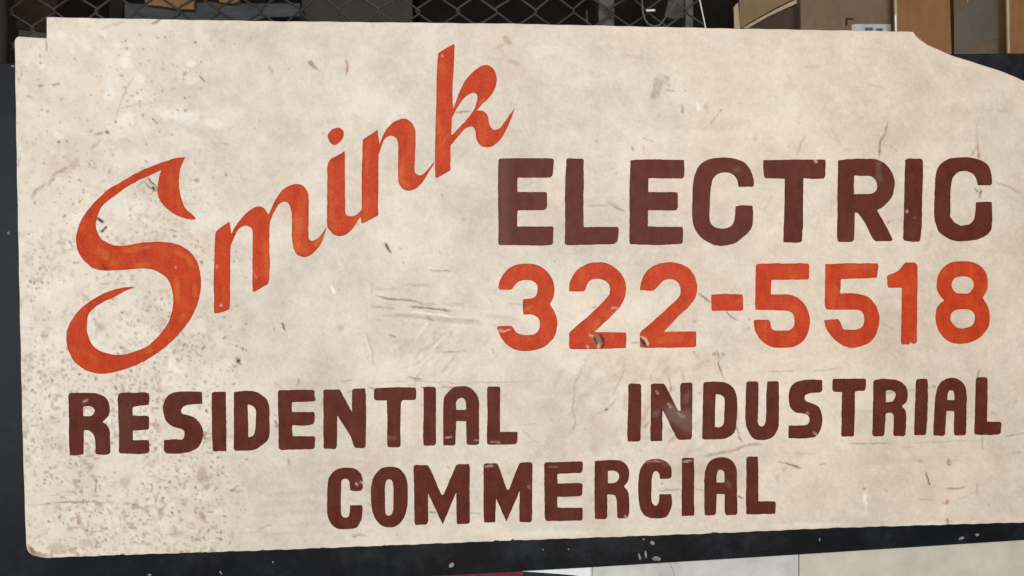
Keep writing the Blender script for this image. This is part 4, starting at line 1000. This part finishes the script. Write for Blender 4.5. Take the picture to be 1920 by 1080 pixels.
tag(o, 'plain taupe grey sheet standing behind the mesh above the script word', 'panel')
o = prism('shelf_ledge', [(34, 55), (90, 62), (90, 130), (34, 130)], 0.40, 0.06, simple('grey_ledge', (0.07, 0.065, 0.058), (0.11, 0.10, 0.09), 20, 0.7), None, 0.002)
tag(o, 'small grey ledge behind the notch in the sign', 'ledge')
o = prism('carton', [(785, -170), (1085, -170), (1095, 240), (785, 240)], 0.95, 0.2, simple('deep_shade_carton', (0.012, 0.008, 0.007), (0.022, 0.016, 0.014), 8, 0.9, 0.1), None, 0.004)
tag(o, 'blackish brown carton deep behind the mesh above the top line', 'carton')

# ------------------------------------------------------------------ cardboard boxes on the shelf at the right
def carton_mat(name, c1, c2):
    m, nt, b = new_mat(name, 0.75, 0.18)
    f = noise(nt, 6, 4)
    fl = noise(nt, 90, 3, 0.6, (1, 1, 0.15))
    f = math_n(nt, 'ADD', math_n(nt, 'MULTIPLY', f, 0.6), math_n(nt, 'MULTIPLY', noise(nt, 45, 5, 0.7), 0.4))
    col = mix(nt, ramp(nt, f, 0.35, 0.65), c1, c2)
    col = mix(nt, ramp(nt, fl, 0.3, 0.8), col, mix(nt, 1.0, col, (0.84, 0.83, 0.82), 'MULTIPLY'))
    g = noise(nt, 420, 2)
    col = mix(nt, ramp(nt, g, 0.25, 0.75), mix(nt, 1.0, col, (0.78, 0.78, 0.78), 'MULTIPLY'), col)
    nt.links.new(col, b.inputs['Base Color'])
    bump(nt, b, fl, 0.15, 0.001)
    return m


M_or = carton_mat('orange_kraft', (0.225, 0.105, 0.042), (0.27, 0.132, 0.056))
M_gt = carton_mat('grey_kraft', (0.155, 0.108, 0.066), (0.195, 0.14, 0.088))
M_fl = carton_mat('flap_kraft', (0.19, 0.128, 0.068), (0.235, 0.165, 0.095))
M_in = carton_mat('shaded_inner_kraft', (0.050, 0.034, 0.024), (0.07, 0.048, 0.035))  # open box's body in shade; the shade is put into the colour
M_edge = carton_mat('cut_edge_kraft', (0.40, 0.30, 0.20), (0.50, 0.385, 0.27))
M_blk = simple('black_print', (0.010, 0.008, 0.007), (0.02, 0.015, 0.013), 80, 0.7, 0.2, 0, 0)
M_lab = simple('white_label', (0.34, 0.37, 0.39), (0.47, 0.50, 0.52), 60, 0.5, 0.3, 0, 0)
M_labk = simple('label_print', (0.05, 0.06, 0.06), (0.10, 0.11, 0.11), 60, 0.6, 0.2, 0, 0)

sh = prism('storage_shelf', [(1340, 111), (2130, 104), (2130, 116), (1340, 123)], 0.05, 0.42, M_board, None, 0.001)
tag(sh, 'thin dark steel shelf under the cardboard boxes, behind the board', 'shelf')

b1 = empty('cardboard_box', on_plane([(1440, 108)], 0.2)[0])
tag(b1, 'open cardboard box with a slanting flap, leftmost of the boxes on the shelf', 'box', 'cardboard boxes on the shelf')
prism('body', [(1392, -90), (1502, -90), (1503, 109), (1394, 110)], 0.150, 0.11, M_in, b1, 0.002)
prism('flap', [(1384.5, -70), (1497, -70), (1497, -5), (1484, 0.5), (1452, 16), (1420, 34), (1391, 52), (1387, 51)], 0.138, 0.004, M_fl, b1, 0.0006)
prism('flap_edge', [(1393, 52.5), (1421, 36), (1453, 18.5), (1486, 2), (1500, -4), (1500, 3.5), (1470, 17), (1440, 31), (1402, 53)], 0.136, 0.007, M_edge, b1, 0.0006)
prism('side_panel', [(1376, 13), (1384, 4), (1387.5, 51), (1389, 110), (1379, 110)], 0.1365, 0.006, M_edge, b1, 0.0006)

b2 = empty('cardboard_box', on_plane([(1590, 107)], 0.2)[0])
tag(b2, 'grey tan cardboard box with a white printed label and a black corner mark', 'box', 'cardboard boxes on the shelf')
prism('body', [(1500, -95), (1681, -95), (1681, 107), (1502, 109)], 0.115, 0.14, M_gt, b2, 0.0055)
prism('corner_mark', [(1585.5, 33.5), (1600.5, 34), (1600.5, 37), (1589.5, 37.2), (1589, 48), (1585.2, 48)], 0.1143, 0.0012, M_blk, b2)
lb = prism('label_sheet', [(1597, 47), (1604, 45), (1676, 45.5), (1676.5, 92), (1598, 92)], 0.1140, 0.0012, M_lab, b2)
prism('print_mark', [(1622, 52), (1636, 51), (1637, 57), (1629, 58), (1622, 57)], 0.1135, 0.0006, M_labk, lb)
prism('print_mark', [(1643, 53.5), (1654, 52.8), (1655, 58), (1643, 58)], 0.1135, 0.0006, M_labk, lb)
prism('print_mark', [(1607, 53), (1616, 52.5), (1616, 56), (1608, 56)], 0.1135, 0.0006, M_lab, lb)

b3 = empty('cardboard_box', on_plane([(1735, 106)], 0.2)[0])
tag(b3, 'plain orange brown cardboard box above the curved corner of the sign', 'box', 'cardboard boxes on the shelf')
prism('body', [(1679.5, -95), (1779, -95), (1785, 106), (1683, 107)], 0.085, 0.16, M_or, b3, 0.0022)
prism('cut_edge', [(1676, -60), (1680, -60), (1682.5, 28), (1682.5, 66), (1678.5, 66)], 0.0835, 0.006, M_edge, b3, 0.0005)
prism('edge_highlight', [(1677.6, 29), (1680.6, 29), (1681.6, 66), (1678.4, 66)], 0.0825, 0.0006, simple('highlight_white', (0.75, 0.70, 0.62), (0.85, 0.8, 0.72), 40, 0.6), b3)  # bright highlight on the box edge, put in as a white strip

b4 = empty('cardboard_box', on_plane([(1840, 105)], 0.2)[0])
tag(b4, 'brown cardboard box wrapped in grey clear plastic, second from the right end', 'box', 'cardboard boxes on the shelf')
prism('body', [(1788, -95), (1889, -95), (1891, 103.5), (1789, 106)], 0.112, 0.14, carton_mat('grey_brown_kraft', (0.120, 0.082, 0.050), (0.150, 0.104, 0.064)), b4, 0.002)  # grey-brown carton, toned to blend with the film over it


def plastic():
    m, nt, b = new_mat('clear_plastic_film', 0.22, 0.5)
    f = noise(nt, 14, 4, 0.6, (1, 1, 0.5))
    col = mix(nt, ramp(nt, f, 0.3, 0.7), (0.115, 0.095, 0.07), (0.155, 0.132, 0.10))
    nt.links.new(col, b.inputs['Base Color'])
    b.inputs['Alpha'].default_value = 0.72
    bump(nt, b, f, 0.4, 0.004)
    return m


M_pl = plastic()
prism('plastic_film', [(1789, 25), (1800, 22), (1814, 14), (1824, 0), (1826, -90), (1886, -90), (1888, 70), (1868, 73), (1846, 79), (1824, 90), (1808, 103), (1789, 105)], 0.1100, 0.0006, M_pl, b4)
M_gl = simple('fold_and_highlight', (0.55, 0.52, 0.46), (0.70, 0.67, 0.60), 30, 0.2, 0.6, 0, 0)  # highlight lines on the film, put into the folds' pale colour
link('fold_and_highlight', tube_me('fold_and_highlight', on_plane([(1868, -60), (1873, -10), (1876.5, 14), (1880, 36), (1883.5, 63)], 0.1095), [0.0006, 0.0009, 0.0011, 0.0010, 0.0004], 7), M_gl, b4)
link('fold_and_highlight', tube_me('fold_and_highlight', on_plane([(1812, -30), (1813, -6), (1814.5, 5)], 0.1095), [0.0008, 0.001, 0.0003], 7), M_gl, b4)
link('fold_and_highlight', tube_me('fold_and_highlight', on_plane([(1806, 103), (1822, 91), (1845, 79.5), (1870, 73)], 0.1095), [0.0004, 0.0006, 0.0005, 0.0003], 7), M_pl, b4)

b5 = empty('cardboard_box', on_plane([(1960, 103)], 0.2)[0])
tag(b5, 'orange brown cardboard box with a pale left edge at the right end', 'box', 'cardboard boxes on the shelf')
prism('body', [(1888, -95), (2060, -95), (2064, 97), (1892, 101.5)], 0.075, 0.16, M_or, b5, 0.0022)
prism('cut_edge', [(1886.5, -60), (1891.5, -60), (1894, 99), (1889.5, 100)], 0.0738, 0.006, M_edge, b5, 0.0005)

# ------------------------------------------------------------------ things below the board
M_low = simple('off_white_paint', (0.54, 0.51, 0.43), (0.68, 0.645, 0.56), 14, 0.6, 0.25, 0, 0.1)
M_lowb = simple('blue_white_paint', (0.50, 0.50, 0.48), (0.70, 0.695, 0.68), 14, 0.6, 0.25, 0, 0.1)
low = empty('lower_panel', on_plane([(1500, 1400)], 0.1)[0])
tag(low, 'dirty off-white painted panel below the navy board at lower right', 'panel')
prism('sheet', [(1498.8, 1026), (2120, 986), (2120, 1400), (1500.5, 1400)], 0.070, 0.012, M_low, low, 0.0012)
prism('sheet', [(1111, 1050), (1497.2, 1026), (1499, 1400), (1113, 1400)], 0.070, 0.012, M_lowb, low, 0.0012)
o = link('scratch', tube_me('scratch', on_plane([(1256, 1058), (1261, 1066), (1264, 1076), (1264, 1095)], 0.0698), 0.0006, 6), simple('scratch_grey', (0.22, 0.2, 0.17), (0.3, 0.27, 0.23), 30, 0.8), low)
o['label'] = 'dark curved scratch'
wp = prism('white_card', [(975, 1060), (1111.5, 1050), (1112, 1085), (1075, 1078.5), (1020, 1074), (980, 1071.5)], 0.082, 0.004, simple('bright_card', (0.82, 0.87, 0.87), (0.88, 0.92, 0.92), 20, 0.5), None, 0.0003)
tag(wp, 'bright white card wedged under the navy board at bottom centre', 'card')
dk = prism('dark_panel', [(978, 1040), (1112, 1040), (1150, 1400), (940, 1400)], 0.095, 0.02, simple('blue_black_paint', (0.010, 0.016, 0.024), (0.025, 0.035, 0.048), 30, 0.5), None, 0.001)
tag(dk, 'blue-black panel below the bright white card', 'panel')
rd = prism('red_panel', [(800, 1040), (981, 1040), (984, 1400), (800, 1400)], 0.088, 0.02, simple('crimson_paint', (0.11, 0.014, 0.022), (0.20, 0.032, 0.045), 30, 0.5), None, 0.001)
tag(rd, 'crimson red panel peeking out under the navy board left of the white card', 'panel')
